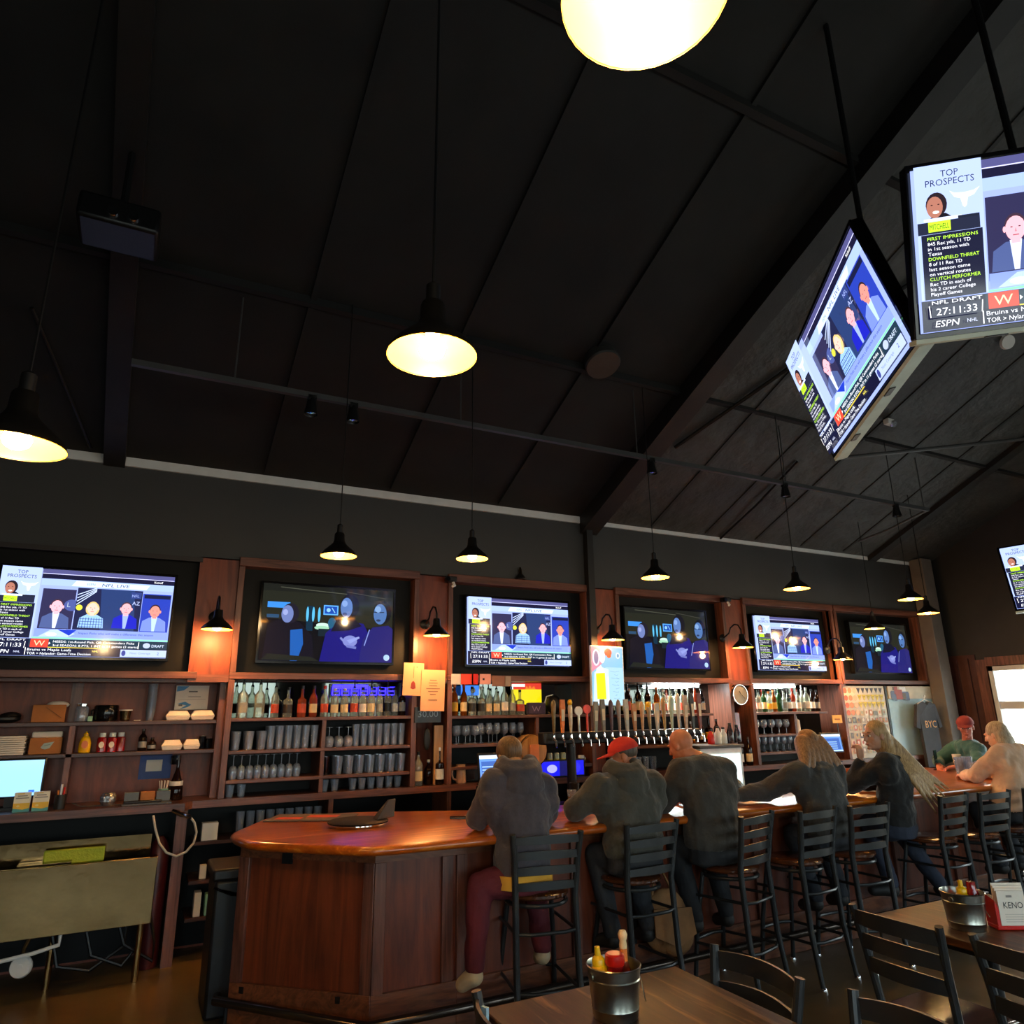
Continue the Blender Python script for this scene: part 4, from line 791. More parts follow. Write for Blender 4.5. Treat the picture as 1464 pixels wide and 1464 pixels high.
t = thing('green_cloth', 'yellow-green cloth lying behind the ice bin rim', 'cloth', (-.3, 6.36, zb1-.02)); MB().box(-.18, .2, -.01, .03, .0, .1).build('cloth', mat('yellow_green_cloth', 'a8b82c', .7, bump=.4), t, .01)
# dark red cylinder beside the post, trash bin behind the bar
tag(MB().lathe([(.07, 0), (.075, .02), (.075, .8), (.05, .86), (.02, .9), (0, .9)], (.27, 6.55, 0), 18).build('gas_cylinder', mat('dark_red_cylinder', '4a1418', .4)), 'tall dark red gas cylinder beside the counter post', 'gas cylinder')
q = at(300, 1250, Y=5.25); t = thing('trash_bin', 'tall black plastic trash bin behind the left end of the bar', 'trash bin', (q.x+.24, 5.45, 0))
MB().prism([(-.2, -.18), (.14, -.18), (.14, .22), (-.2, .22)], 0, q.z-.05).build('body', M['black'], t, .02); MB().prism([(-.22, -.2), (.16, -.2), (.16, .24), (-.22, .24)], q.z-.05, q.z+.02).build('rim', M['black'], t, .015)
b = MB(); [b.tube([(-.21+.05*k, -.21, q.z-.08-.02*k), (-.1+.06*k, -.215, q.z-.13-.01*k), (.1, -.21, q.z-.16)], .008, 5) for k in range(3)]; b.build('liner', M['glassd'], t)
# things on shelves below the counter
for (x, z, d, m_, lab, cat_) in ((.62, .84, (.12, .1, .13), 'white', 'white carton with blue mark on the shelf below the counter', 'carton'), (.8, .56, (.28, .16, .12), 'black', 'black drawer box on the low shelf behind the bar', 'box'), (.58, .3, (.05, .1, .17), 'paper', 'cream folder standing on the lowest shelf, left', 'folder'), (.66, .3, (.05, .1, .15), 'green', 'green carton on the lowest shelf', 'carton'), (.78, .3, (.07, .1, .19), 'paper', 'leaning cream carton on the lowest shelf, right', 'carton'), (.6, .56, (.05, .05, .1), 'paper', 'small pale bottle-shaped box on the low shelf', 'box')):
    bx('carton' if cat_ != 'folder' else 'folder', lab, cat_, (x, 6.57, z+.001), d, M[m_])
# ------------------------------------------------------------------ papers, signs, clock
def sheet(name, label, cat, px, py, w, h, Y, rot=0, col='e8b08c', art=None):
    q = at(px, py, Y=Y); t = thing(name, label, cat, q); t.rotation_euler = (0, rot, 0)
    MB().box(-w/2, w/2, 0, .003, -h/2, h/2).build('sheet', mat('paper_'+col, col, .8, var=.03), t)
    if art: o = art.b.build('print', M['print'], t, smooth=False); o.location = (0, -.001, 0)
    return t
p = Pic(20, 30, .2, .28); p.line([(10, 28), (10, 16)], .4, '6a3a30'); p.poly([(7.5, 6), (8, 11), (9.4, 13), (10.6, 13), (12, 11), (12.6, 6), (10, 5)], '8a2c2c'); p.ell(13, 27, .5, .5, '40302c')
sheet('paper_notice', 'pinned cream paper with a dark red tassel drawing, upper left', 'notice', 591, 971, .2, .3, 6.44, .03, art=p)
p = Pic(24, 36, .24, .36)
for k, w_ in enumerate((7, 9, 8, 14, 10, 6, 0, 9)): p.rect(12-w_/2, 27-k*2.6, 12+w_/2, 27.7-k*2.6, '7c5c50')
sheet('paper_notice', 'pinned cream paper with lines of writing, lower right of the tassel paper', 'notice', 619, 987, .24, .38, 6.43, .02, art=p)
q = at(612, 1022, Y=6.47); t = thing('price_display', 'dark display reading 30.00 under the pinned papers', 'display', q); MB().box(-.13, .13, 0, .02, -.07, .07).build('case', mat('slate_case', '28323c', .4), t); p = Pic(26, 14, .26, .14); p.text('30.00', 3, 5, 6, '8fa4b4', 20); o = p.b.build('digits', M['print'], t, smooth=False); o.location = (0, -.001, 0)
t = bx('paddle', 'black oval paddle leaning below the price display', 'paddle', (2.45, 6.52, ZCN+.33), (.01, .01, .01), M['black']); MB().ell((0, 0, .08), (.035, .012, .1), 14, 8).build('blade', M['black'], t)
tag(MB().box(2.53, 2.62, 6.54, 6.56, ZCN+.001, 1.68).build('wooden_board', M['wooda']), 'pale upright board between the shelf cases below the papers', 'board')
# coloured stickers on the rail below the third screen
for k_, (px, w, col, lab) in enumerate(((652, .1, 'b8bcc8', 'grey jacket-shaped sticker left on the rail'), (668, .13, 'd84030', 'red postcard sticker on the rail below the third screen'), (679, .07, 'c81c14', 'bright red square sticker beside the red postcard'), (694, .12, 'e8a8a0', 'pink sticker with dark eyes mark on the rail'), (713, .15, '8a6050', 'wide brown sticker on the rail below the third screen'), (726, .07, '9a8c80', 'small grey dome sticker on the rail'))):
    q = at(px, 971, Y=6.477)-Vector((0, .0, .02*(px > 700))); t = thing('sticker', lab, 'sticker', q); MB().box(-w/2, w/2, 0, .003, -.05, .05).build('card', mat('sticker_'+col, col, .6), t)
    if px == 694: MB().box(-.03, -.01, -.001, 0, -.01, .01).build('mark', M['black'], t)
# blue mirror reflection behind bottles, built as glowing shapes
q0, q1 = at(476, 986, Y=6.8), at(563, 990, Y=6.8)
t = thing('sign_reflection', 'blue mirror reflection of a sign behind the bottles under the second screen', 'sign', (0, 0, 0))
z = (q0.z+q1.z)/2
for k, x in enumerate(rng(q0.x+.03, q1.x-.03, 7)):
    b = MB(); w = .035; pts = [(x-w, 6.8, z-.035), (x-w, 6.8, z+.035), (x+w, 6.8, z+.035), (x+w, 6.8, z-.035), (x-w, 6.8, z-.035)]
    b.tube(pts, .008, 6); b.tube([(x-w, 6.8, z), (x+w, 6.8, z)], .008, 6); b.build('tube', M['reflglow'], t)
MB().box(q0.x, q0.x+.34, 6.81, 6.82, z+.02, z+.06).build('reflection_bar', M['reflglow'], t); MB().box(q0.x-.02, q1.x+.02, 6.825, 6.835, z-.06, z+.07).build('backing', M['bezel'], t)
# yellow and red sign, blue tag, purple pouch on third bay shelf
t = thing('yellow_sign', 'yellow sign with red top behind the bottles under the third screen', 'sign', at(753, 992, Y=6.78)); p = Pic(36, 24, .36, .22); p.rect(0, 0, 36, 18, 'f2d800'); p.rect(0, 17, 36, 24, 'd8301c'); p.rect(0, 20, 16, 23, 'f4f0e8'); p.poly([(16, 17), (18, 21), (20, 18), (22, 22), (24, 18), (27, 21), (29, 17)], 'f08018'); MB().box(-.18, .18, 0, .008, -.11, .11).build('card', M['yellow'], t); o = p.b.build('print', M['signlit'], t, smooth=False); o.location = (0, -.001, 0)
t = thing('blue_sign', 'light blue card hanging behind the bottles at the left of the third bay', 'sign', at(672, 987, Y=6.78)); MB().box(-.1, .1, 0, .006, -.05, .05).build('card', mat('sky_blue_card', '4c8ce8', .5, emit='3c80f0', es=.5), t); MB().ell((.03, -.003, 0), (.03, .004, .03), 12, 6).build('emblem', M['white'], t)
t = thing('purple_pouch', 'purple cloth pouch beside the bottles under the third screen', 'pouch', (3.68, 6.6, ZS[0]-.009)); MB().box(-.11, .1, -.03, .03, 0, .12).build('cloth', mat('purple_velvet', '3c2c50', .8, bump=.5, sheen=.4), t, .015); p = Pic(10, 6, .16, .08); p.line([(1, 5), (2.6, 1), (4, 4.5), (5.4, 1), (7, 5)], .5, '9a88b0'); o = p.b.build('stitching', M['print'], t, smooth=False); o.location = (0, -.032, .06)
t = thing('helmet', 'dark helmet-like ornament behind the purple pouch', 'ornament', (3.92, 6.65, ZS[0]-.009)); b = MB(); b.ell((0, 0, .1), (.09, .07, .1), 14, 8); b.build('shell', M['black'], t); MB().tube([(-.14, -.05, .1), (-.12, -.06, .18), (-.04, -.06, .2)], .006, 6).build('band', M['white'], t)
# backlit sign
q = at(869, 966, Y=6.30); W_, H_ = .42, .62
t = thing('backlit_sign', 'bright backlit drink sign with yellow glass and pink flower', 'sign', q); t.rotation_euler = (0, .02, 0)
MB().box(-W_/2, W_/2, 0, .03, -H_/2, H_/2).build('light_box', M['white'], t, .004)
p = Pic(42, 62, W_*.96, H_*.97); p.rect(0, 0, 42, 62, '8cc8e8'); p.rect(18, 0, 42, 40, 'b0dcf4'); p.poly([(0, 34), (14, 44), (24, 62), (0, 62)], 'e890a8'); p.ell(6, 50, 5, 9, 'f4e4f0'); p.ell(14, 52, 4, 8, 'f4f0f8'); p.ell(6, 50, 3, 7, '8c7ca0', 14); p.ell(22, 56, 5, 4, 'f04030'); p.ell(23, 53, 3, 3, 'f8501c'); p.poly([(1, 2), (3, 34), (12, 40), (22, 38), (22, 0)], 'd8f0fc')
p.poly([(6, 6), (5, 33), (17, 34), (18, 6)], 'e8ec10'); p.poly([(5, 33), (6, 38), (12, 42), (17, 34)], 'f4fcff'); p.ell(11, 3, 5, 2, 'f4fcff'); p.rect(20, 1, 22, 30, 'f4fcff')
p.ell(35, 53, 3, 3.5, 'd8ecf8'); p.ell(35, 53, 1.5, 2, '6c9cc0')
for k in range(9): p.line([(24+(k*5) % 9, 36-k*3.6), (30+(k*3) % 7, 35-k*3.6), (36-(k*2) % 5, 36.4-k*3.6)], .35, '78a0c0')
o = p.b.build('artwork', M['signlit'], t, smooth=False); o.location = (0, -.001, 0)
# clock
q = at(1059, 993, Y=6.42); t = thing('wall_clock', 'round pale wall clock between the fourth and fifth shelf cases', 'clock', q)
MB().open_lathe([(.12, 0), (.125, .02), (.118, .03), (.112, .03)], (0, .03, 0), 30, (0, -1, 0)).build('rim', M['chrome'], t); MB().lathe([(0, .02), (.114, .02), (.114, 0)], (0, .03, 0), 30, (0, -1, 0)).build('face', mat('clock_face', '8c8e8a', .5), t)
b = MB(); b.bar((-.0, -.002, .01), (.06, -.002, -.045), .006, .002); b.bar((0, -.002, .01), (-.02, -.002, .04), .008, .002); b.build('hands', M['black'], t)
# right panel: poster board, light blue board with shirt
a, c = at(1203, 983, Y=6.5), at(1265, 984, Y=6.5); zt_ = 2.07
t = thing('photo_board', 'board covered with small coloured pennants and pictures left of the shirt', 'board', ((a.x+c.x)/2, 6.52, 0)); wd = c.x-a.x
MB().box(-wd/2, wd/2, 0, .02, ZCN, zt_).build('board', M['paper'], t); random.seed(3)
p = Pic(40, 44, wd*.97, (zt_-ZCN)*.98); p.rect(0, 0, 40, 44, 'd8d4c4'); cols = ['c8b48c', 'b86450', '7c8078', 'e0dcd0', '9cac98', '58606c', 'c08058', 'e8e4d8', 'a8a49c', '8c7058']
for r_ in range(9):
    for k in range(9):
        x, y = 1.2+k*4.2, 39.5-r_*4.6; cc_ = random.choice(cols)
        if r_ == 0 and k > 2: p.poly([(x, y+3.6), (x+3.6, y+3.6), (x+1.8, y)], '303848')
        elif r_ in (1, 2) and k > 2: p.poly([(x, y+4), (x+4, y+4), (x+2, y)], 'd8c83c'); p.rect(x+1, y+2.4, x+3, y+3, '8c8020')
        elif k < 3 and r_ < 4: p.ell(x+2, y+2, 1.9, 1.8, ['c86850', 'd89068', 'e8c0a0'][k], 8)
        else: p.rect(x, y, x+random.uniform(2.6, 3.8), y+random.uniform(2.6, 4), cc_); p.ell(x+1.6, y+2, .9, 1.1, random.choice(cols), 7)
o = p.b.build('pictures', M['print'], t, smooth=False); o.location = (0, -.001, (ZCN+zt_)/2)
MB().box(wd/2+.005, wd/2+.03, -.01, .02, ZCN, zt_).build('edge_strip', M['black'], t)
a, c = at(1270, 984, Y=6.5), at(1336, 992, Y=6.5)
t = thing('pale_board', 'pale blue window-like board behind the hanging shirt', 'board', ((a.x+c.x)/2, 6.53, 0)); wd = c.x-a.x
MB().box(-wd/2, wd/2, 0, .02, ZCN-.05, 2.07).build('panel', mat('pale_blue_panel', 'a8c8d4', .5, var=.12, vscale=3), t); MB().box(-wd/2, wd/2, -.02, .0, 1.9, 2.07).build('top_cover', mat('pale_poster', 'cfc4b0', .6), t); MB().box(wd/2-.03, wd/2, -.02, 0, ZCN, 1.9).build('edge', M['white'], t)
b = Pic(20, 16, .5, .3); random.seed(5)
for k in range(16): b.rect(random.uniform(0, 14), random.uniform(2, 13), random.uniform(0, 14)+3, random.uniform(2, 13)+2.5, random.choice(['a84c44', '5c6c8c', 'd8d0c4', '6c5c50', 'e8e8e8']))
o = b.b.build('stickers', M['print'], t, smooth=False); o.location = (-wd/2+.28, -.0215, 1.93)
q = at(1322, 1003, Y=6.38); t = thing('t_shirt', 'dark grey T-shirt with orange lettering on a white hanger', 't-shirt', (q.x, 6.38, q.z))
sh_ = [(-.07, 0), (-.2, -.04), (-.28, -.34), (-.2, -.36), (-.18, -.2), (-.17, -.86), (.19, -.86), (.18, -.2), (.22, -.36), (.3, -.34), (.2, -.04), (.07, 0), (0, -.05)]
v = [(x, -.03+abs(x)*.08, z) for x, z in sh_]+[(x, .03, z) for x, z in sh_]; n = len(sh_)
b = MB(); b.add(v, [tuple(range(n)), tuple(range(2*n-1, n-1, -1))]+[(i, n+i, n+(i+1) % n, (i+1) % n) for i in range(n)]); b.build('cloth', mat('dark_grey_jersey', '30343c', .85, bump=.5, bscale=6, sheen=.3), t, 0, False)
MB().tube([(-.17, 0, -.03), (0, 0, .03), (.17, 0, -.03)], .008, 6).build('hanger_bar', M['white'], t); MB().tube([(0, 0, .03), (0, 0, .07), (.02, 0, .09), (.03, 0, .07)], .005, 6).build('hanger_hook', M['white'], t)
p = Pic(26, 10, .26, .12); p.text('BYC', 1, 1, 8, 'e8a050', 24); o = p.b.build('lettering', M['print'], t, smooth=False); o.location = (0, -.036, -.3)
# registers and odds on the counter to the right
def pos(px, py, Y, label, w=.24, h=.2, rz=0, tilt=-.15):
    q = at(px, py, Y=Y); t = thing('register_screen', label, 'monitor', (q.x, q.y, ZCN+.001), rz)
    MB().cbox((0, .02, q.z-ZCN), (w, .025, h), 0, tilt).build('case', M['black'] if rz >= 0 else M['pipe'], t, .006); p = Pic(12, 10, w*.88, h*.85); p.rect(0, 0, 12, 10, '5c88d8'); p.rect(0, 8.6, 12, 10, 'd8e4f8'); p.rect(1, 1, 11, 7.6, '3c5ca0'); [p.rect(1.4, 1.6+k*1.2, 9, 2.1+k*1.2, '8cb0e8') for k in range(4)]; p.rect(0, 0, 12, .8, 'a8c8f4')
    o = p.b.build('screen', M['screen'], t, smooth=False); o.location = (0, .004, q.z-ZCN); o.rotation_euler = (tilt, 0, 0)
    MB().tube([(0, .04, 0), (0, .04, q.z-ZCN)], .02, 8).build('stand', M['iron'], t); MB().box(-.08, .08, -.04, .1, 0, .012).build('foot', M['iron'], t)
pos(700, 1098, 6.2, 'blue lit register screen beside the first seated man', .22, .26); bpy.data.objects[-1] if 0 else None
q = at(700, 1098, Y=6.2)
pos(1190, 1062, 6.3, 'grey register screen between the two long-haired women', .3, .24, -.25)
q = at(820, 1106, Y=6.3); t = thing('blue_display', 'bright blue lit display on the back counter behind the man in the red cap', 'display', (q.x, 6.5, ZCN+.001))
MB().box(-.27, .27, .0, .04, .0, .17).build('case', M['black'], t, .006); p = Pic(50, 16, .5, .14); p.rect(0, 0, 50, 16, '1418f0'); p.rect(21, 0, 32, 16, '10105c'); p.ell(12, 8, 6, 4.5, 'b0b0f0'); p.ell(40, 8, 6, 6, '3030ff'); o = p.b.build('screen', M['signlit'], t, smooth=False); o.location = (0, -.002, .085)
q = at(678, 1110, Y=6.25); t = thing('ceramic_stein', 'tan ceramic beer stein standing on the back counter', 'stein', (q.x, 6.56, ZCN+.001))
MB().open_lathe([(0, .004), (.045, 0), (.05, .01), (.045, .09), (.042, .16), (.045, .165), (.04, .16), (.04, .01), (0, .01)], seg=18).build('body', mat('tan_stoneware', 'c89a78', .4, var=.2), t); MB().tube([(-.045, 0, .14), (-.085, 0, .13), (-.095, 0, .085), (-.08, 0, .04), (-.045, 0, .03)], .01, 8).build('handle', MATS['tan_stoneware'], t)
t = thing('small_oven', 'dark appliance box behind the stein', 'appliance', (2.92, 6.7, ZCN+.001)); MB().box(-.17, .17, -.1, .12, 0, .14).build('body', M['iron'], t, .01); MB().box(-.13, .06, -.104, -.1, .02, .12).build('door', M['bezel'], t)
q = at(767, 1066, Y=6.4); t = thing('barrel_head', 'round wooden keg head with orange placard behind the first man', 'barrel', (q.x, 6.58, 1.42))
MB().lathe([(.14, 0), (.15, .05), (.155, .12), (.15, .19), (.14, .24)], (0, .1, 0), 24, (0, -1, 0)).build('staves', M['wooda'], t); [MB().open_lathe([(.156, z_), (.158, z_+.02)], (0, .1, 0), 24, (0, -1, 0)).build('hoop', M['steel'], t) for z_ in (.02, .2)]; MB().box(-.06, .04, -.16, -.145, -.15, .06).build('placard', mat('orange_placard', 'd88458', .6), t)
tag(MB().box(3.66, 4.28, 6.5, 6.88, 1.24, 1.27).build('low_shelf', M['frame']), 'low wooden shelf carrying the keg head and row of cans', 'shelf')
for k, x in enumerate((3.62, 3.70, 3.78, 3.86)):
    t = thing('beer_can', '%s of four silver-green cans beside the keg head' % ORD[k], 'can', (x+.17, 6.54, 1.271), 0, 'cans beside the keg head'); MB().lathe([(.024, 0), (.03, .006), (.03, .105), (.024, .115), (0, .115)], seg=14).build('body', mat('silver_green_can', '8c9c98', .3, metal=.6), t); MB().open_lathe([(.0305, .015), (.0305, .06)], seg=14).build('label', mat('olive_label', 'a8a850', .5), t)
t = thing('white_mug', 'white mug on the low shelf right of the cans', 'mug', (4.17, 6.54, 1.271)); MB().open_lathe([(0, .003), (.03, 0), (.034, .01), (.034, .08), (.03, .08), (.03, .01), (0, .01)], seg=16).build('cup', M['white'], t); MB().tube([(.034, 0, .065), (.055, 0, .05), (.034, 0, .02)], .005, 6).build('handle', M['white'], t)
q = at(1020, 1070, Y=6.0); t = thing('white_cooler', 'bright white cooler box with dark top on the counter behind the bald man', 'cooler', (5.72, 6.1, 0))
zc_ = at(1020, 1070, Y=5.85).z; x0, x1 = at(1002, 1085, Y=5.85).x-5.72, at(1062, 1085, Y=5.85).x-5.72
MB().box(x0, x1, -.25, .2, .3, zc_).build('body', mat('white_lit_plastic', 'f4faf8', .4), t, .01); MB().box(x0-.02, x1+.02, -.27, .22, zc_, zc_+.03).build('top', M['pipe'], t, .006); MB().box(x0+.04, x1-.04, -.26, -.25, .35, zc_-.06).build('door', mat('white_lit_panel', 'eaffff', .4, emit='dcfaff', es=.55), t)
MB().box(x0+.03, x1-.03, -.2, .15, 0, .3).build('plinth', M['black'], t)
for k, (dx, m_, h) in enumerate(((-.2, 'red', .14), (-.1, 'white', .17), (-.02, 'white', .16), (.08, 'glassd', .2), (.18, 'glassd', .18))):
    t2 = thing('bar_jar', ['red squeeze bottle', 'white jar, left', 'white jar, right', 'smoky decanter, left', 'smoky decanter, right'][k]+' on the white cooler top', 'jar', (5.72+dx, 6.05, zc_+.031)); MB().lathe([(.035, 0), (.038, .01), (.036, h*.6), (.02, h*.8), (.014, h)], seg=14).build('body', M[m_], t2); MB().lathe([(.018, h*.95), (.018, h*1.06), (0, h*1.07)], seg=10).build('cap', M['iron'], t2)
t = thing('yellow_notice', 'small yellow sign on a thin stand right of the fifth screen shelves', 'sign', at(1197, 1028, Y=6.5)); MB().box(-.09, .09, 0, .006, -.05, .05).build('card', mat('cream_yellow_card', 'e0b85c', .6), t); MB().box(-.006, .006, .006, .012, -.3, -.05).build('stand', M['iron'], t); MB().box(-.05, .05, -.002, 0, -.01, .005).build('lettering', M['card'], t)
q = at(1144, 1038, Y=6.5); t = thing('lit_bottle', 'pale bottle with white label glowing on the right of the fifth case', 'bottle', (7.45, 6.6, 1.49+.001)); MB().lathe([(.05, 0), (.052, .01), (.052, .15), (.02, .18), (.02, .21), (0, .21)], seg=14).build('body', M['paper'], t); MB().lathe([(.022, .2), (.022, .23), (0, .235)], seg=10).build('cap', M['iron'], t)
tag(MB().box(6.35, 6.5, 6.6, 6.62, 1.42, 1.75).build('red_banner', M['dred']), 'dark red hanging card below the clock', 'card'); 
# ------------------------------------------------------------------ the bar
ZB = 1.07
def offs(path, d):
    """polyline shifted sideways by d (to the right of travel)"""
    out = []; n = len(path)
    for i, p in enumerate(path):
        p = Vector(p); a = (p-Vector(path[i-1])).normalized() if i else None; c = (Vector(path[i+1])-p).normalized() if i < n-1 else None
        a = a or c; c = c or a; na, nc = Vector((a.y, -a.x)), Vector((c.y, -c.x)); m = (na+nc).normalized()
        out.append(tuple(p+m*d/max(.3, m.dot(na))))
    return out
face = [(.80, 5.72), (.672, 5.03), (1.345, 4.40), (1.86, 4.385), (7.72, 4.42), (8.45, 4.85), (8.6, 6.34)]
t = thing('bar', 'long bar of dark red-brown panels with glossy amber wooden top', 'bar', (0, 0, 0))
top_out = offs(face, .2); top_out[0] = (.95, 5.85); top_out[1] = (.60, 5.18); top_out.insert(2, (.66, 4.80)); top_out[-1] = (8.8, 6.34)
top_in = [(7.75, 6.34), (7.7, 5.35), (7.3, 5.15), (2.6, 5.25), (1.6, 5.75)]
poly = top_out+top_in
def rounded_top(b, pts, z0, z1, r=.035, n=5):
    """slab with a bullnose edge"""
    ar = sum(pts[i][0]*pts[(i+1) % len(pts)][1]-pts[(i+1) % len(pts)][0]*pts[i][1] for i in range(len(pts)))
    if ar < 0: pts = pts[::-1]
    P_ = []
    for i, p in enumerate(pts):   # cut the corners
        a, c = Vector(pts[i-1]), Vector(pts[(i+1) % len(pts)]); p = Vector(p)
        d1, d2 = (a-p), (c-p); k = min(.12, d1.length*.3, d2.length*.3)
        for s in (0, .5, 1):
            q1, q2 = p+d1.normalized()*k, p+d2.normalized()*k; P_.append(q1.lerp(p, s).lerp(p.lerp(q2, s), s))
    N_ = len(P_); rings = []
    for j in range(n+1):
        a = -PI/2+PI*j/n; ins = r*(1-math.cos(a)); z = (z0+z1)/2+(z1-z0)/2*math.sin(a); rg = []
        for i, p in enumerate(P_):
            d = (P_[(i+1) % N_]-P_[i-1]).normalized(); nn = Vector((-d.y, d.x)); q = p+nn*ins; rg.append((q.x, q.y, z))
        rings.append(rg)
    v = [p for rg in rings for p in rg]; f = [(j*N_+i, j*N_+(i+1) % N_, (j+1)*N_+(i+1) % N_, (j+1)*N_+i) for j in range(n) for i in range(N_)]
    f += [tuple(range(N_))[::-1], tuple(n*N_+i for i in range(N_))]; b.add(v, f)
b = MB(); rounded_top(b, poly, ZB-.055, ZB); b.build('bar_top', M['bartop'], t, ang=50)
# body panels: rail, posts, recessed boards for every straight
def run(p, q, posts):
    p, q = Vector(p), Vector(q); d = (q-p).normalized(); L = (q-p).length; nrm = Vector((d.y, -d.x))
    T = Matrix(((d.x, -nrm.x, 0, p.x), (d.y, -nrm.y, 0, p.y), (0, 0, 1, 0), (0, 0, 0, 1)))   # local x along, y inward
    MB(T).box(0, L, .02, .045, .0, ZB-.056).build('panel_board', M['panel'], t)
    MB(T).box(0, L, -.004, .02, .0, .27).build('kick_board', M['panelx'], t, .003); MB(T).box(0, L, -.002, .02, ZB-.12, ZB-.056).build('top_rail', M['panelx'], t)
    for x in posts: MB(T).box(x, x+.07, -.006, .02, .27, ZB-.12).build('stile', M['framez'], t, .003)
run(face[0], face[1], [.0, .6]); run(face[1], face[2], [0, .85]); run(face[2], face[3], [0, .42]); run(face[3], face[4], rng(0, 5.79, 8)); run(face[4], face[5], [0, .77]); run(face[5], face[6], [0, .7, 1.42])
T = Matrix.Translation((0, 0, 0)); q = at(421, 1220, Y=4.8)
o = MB().cbox((.672+.673*.36+.0, 5.03-.63*.36-.004, .955), (.07, .012, .06), -.75).build('outlet_plate', M['black'], t)
for k in (.09, .78):
    MB().cbox((.672+.673*k, 5.03-.63*k-.002, .235), (.03, .012, .035), -.75).build('bracket_hole', M['iron'], t)
# brass-dark foot rail
rail = offs(face[1:5], .13); rail[0] = (.60, 5.08)
t = thing('foot_rail', 'dark metal foot rail running round the foot of the bar', 'rail', (0, 0, 0))
pts = [Vector((x, y, .17)) for x, y in rail]; MB().tube([pts[0]+Vector((.02, .06, 0))]+pts, .026, 12).build('tube', mat('worn_dark_metal', '5a5048', .25, metal=.9), t)
for k in range(1, 9):
    x = 1.0+k*.75 if k > 1 else .66; y = 4.27 if k > 1 else 5.02
    MB().tube([(x, y, .17), (x+.0, y+.0, .0)], .012, 6).build('bracket', M['iron'], t)
# things on the bar ------------------------------------------------
q = at(512, 1176, Z=ZB+.02); t = thing('turntable_tray', 'round black tray with upright holder on the left end of the bar', 'tray', (q.x, q.y, ZB+.001))
MB().lathe([(.0, 0), (.17, 0), (.185, .012), (.185, .02), (.0, .02)], seg=32).build('base', M['chrome'], t); MB().lathe([(0, .02), (.2, .021), (.205, .03), (.195, .036), (.0, .034)], seg=32).build('plate', mat('black_tray_rubber', '14100e', .6, spec=.2), t)
b = MB(); b.add([(.1, -.09, .036), (.26, .02, .036), (.24, .09, .036), (.1, .01, .036), (.2, -.02, .15), (.27, .03, .15), (.27, .05, .15), (.2, .0, .15)], [(3, 2, 1, 0), (4, 5, 6, 7), (0, 1, 5, 4), (1, 2, 6, 5), (2, 3, 7, 6), (3, 0, 4, 7)]); b.build('upright_holder', mat('smoky_holder', '221a16', .5), t, .004)
q = at(418, 1172, Z=ZB); t = thing('bar_mat', 'grey and red printed bar mat at the rounded bar end', 'mat', (q.x+.14, q.y-.0, ZB+.001), -.5); MB().box(-.3, .3, -.17, .17, 0, .008).build('mat', mat('grey_rubber_mat', '5c5450', .5), t, .003)
p = Pic(60, 30, .56, .3); p.rect(4, 4, 24, 14, 'c83820'); p.rect(26, 12, 50, 24, 'd85030'); p.line([(6, 20), (22, 26)], 2, '8c7c74'); p.line([(28, 6), (44, 8)], 1.5, 'e8a088'); o = p.b.build('print', M['print'], t, smooth=False); o.rotation_euler = (-PI/2, 0, 0); o.location = (0, 0, .009)
q = at(658, 1170, Z=ZB); t = thing('phone', 'black phone lying beside a white napkin on the bar', 'phone', (q.x, q.y, ZB+.001), -.4); MB().box(-.075, .075, -.04, .04, 0, .01).build('body', M['bezel'], t, .003)
q = at(672, 1167, Z=ZB); t = thing('napkin', 'white folded napkin on the bar left of the first man', 'napkin', (q.x+.03, q.y+.0, ZB+.001), .2); MB().box(-.05, .05, -.05, .05, 0, .004).build('fold', M['paper'], t, .001); MB().box(-.05, .02, -.05, .0, .004, .009).build('corner', M['paper'], t)
t = thing('beer_bottle', 'dark beer bottle by the left elbow of the first man', 'bottle', (2.17, 4.75, ZB+.001)); MB().lathe([(.03, 0), (.031, .12), (.013, .17), (.012, .23), (0, .23)], seg=14).build('glass_body', M['bdark'], t); MB().open_lathe([(.0315, .03), (.0315, .09)], seg=14).build('label', LBL['g'], t)
q = at(818, 1148, Z=ZB); t = thing('beer_glass', 'clear glass beside the black cup near the red-capped man', 'glass', (q.x, q.y, ZB+.001)); MB().open_lathe([(0, .003), (.03, 0), (.04, .1), (.038, .1), (.028, .006), (0, .006)], seg=16).build('tumbler', M['glass'], t); MB().lathe([(.028, .008), (.034, .05), (0, .05)], seg=14).build('beer', mat('amber_beer', 'b8701c', .2), t)
t = thing('black_cup', 'black pint cup on the bar between the first two men', 'cup', (q.x+.1, q.y+.12, ZB+.001)); MB().open_lathe([(0, .002), (.034, 0), (.044, .14), (.041, .14), (.032, .006), (0, .006)], seg=18).build('cup', M['black'], t)
for k, (px, py, h, lab) in enumerate(((1376, 1112, .15, 'tall clear glass left of the group at the bar corner'), (1386, 1111, .15, 'tall clear glass in the middle of the group at the bar corner'), (1394, 1113, .12, 'shorter clear glass in the group at the bar corner'), (1404, 1112, .12, 'clear glass beside the bare-shouldered woman'))):
    q = at(px, py, Z=ZB); o = place(P_pint, q.x, q.y, ZB, lab, 'glasses at the bar corner', 0, 0, 0, h/.11)
q = at(1371, 1100, Z=ZB); t = thing('paper_cup', 'white paper cup at the bar corner in front of the capped man', 'cup', (q.x, q.y, ZB+.001)); MB().open_lathe([(0, .002), (.035, 0), (.05, .17), (.047, .17), (.033, .006), (0, .006)], seg=16).build('cup', M['paper'], t)
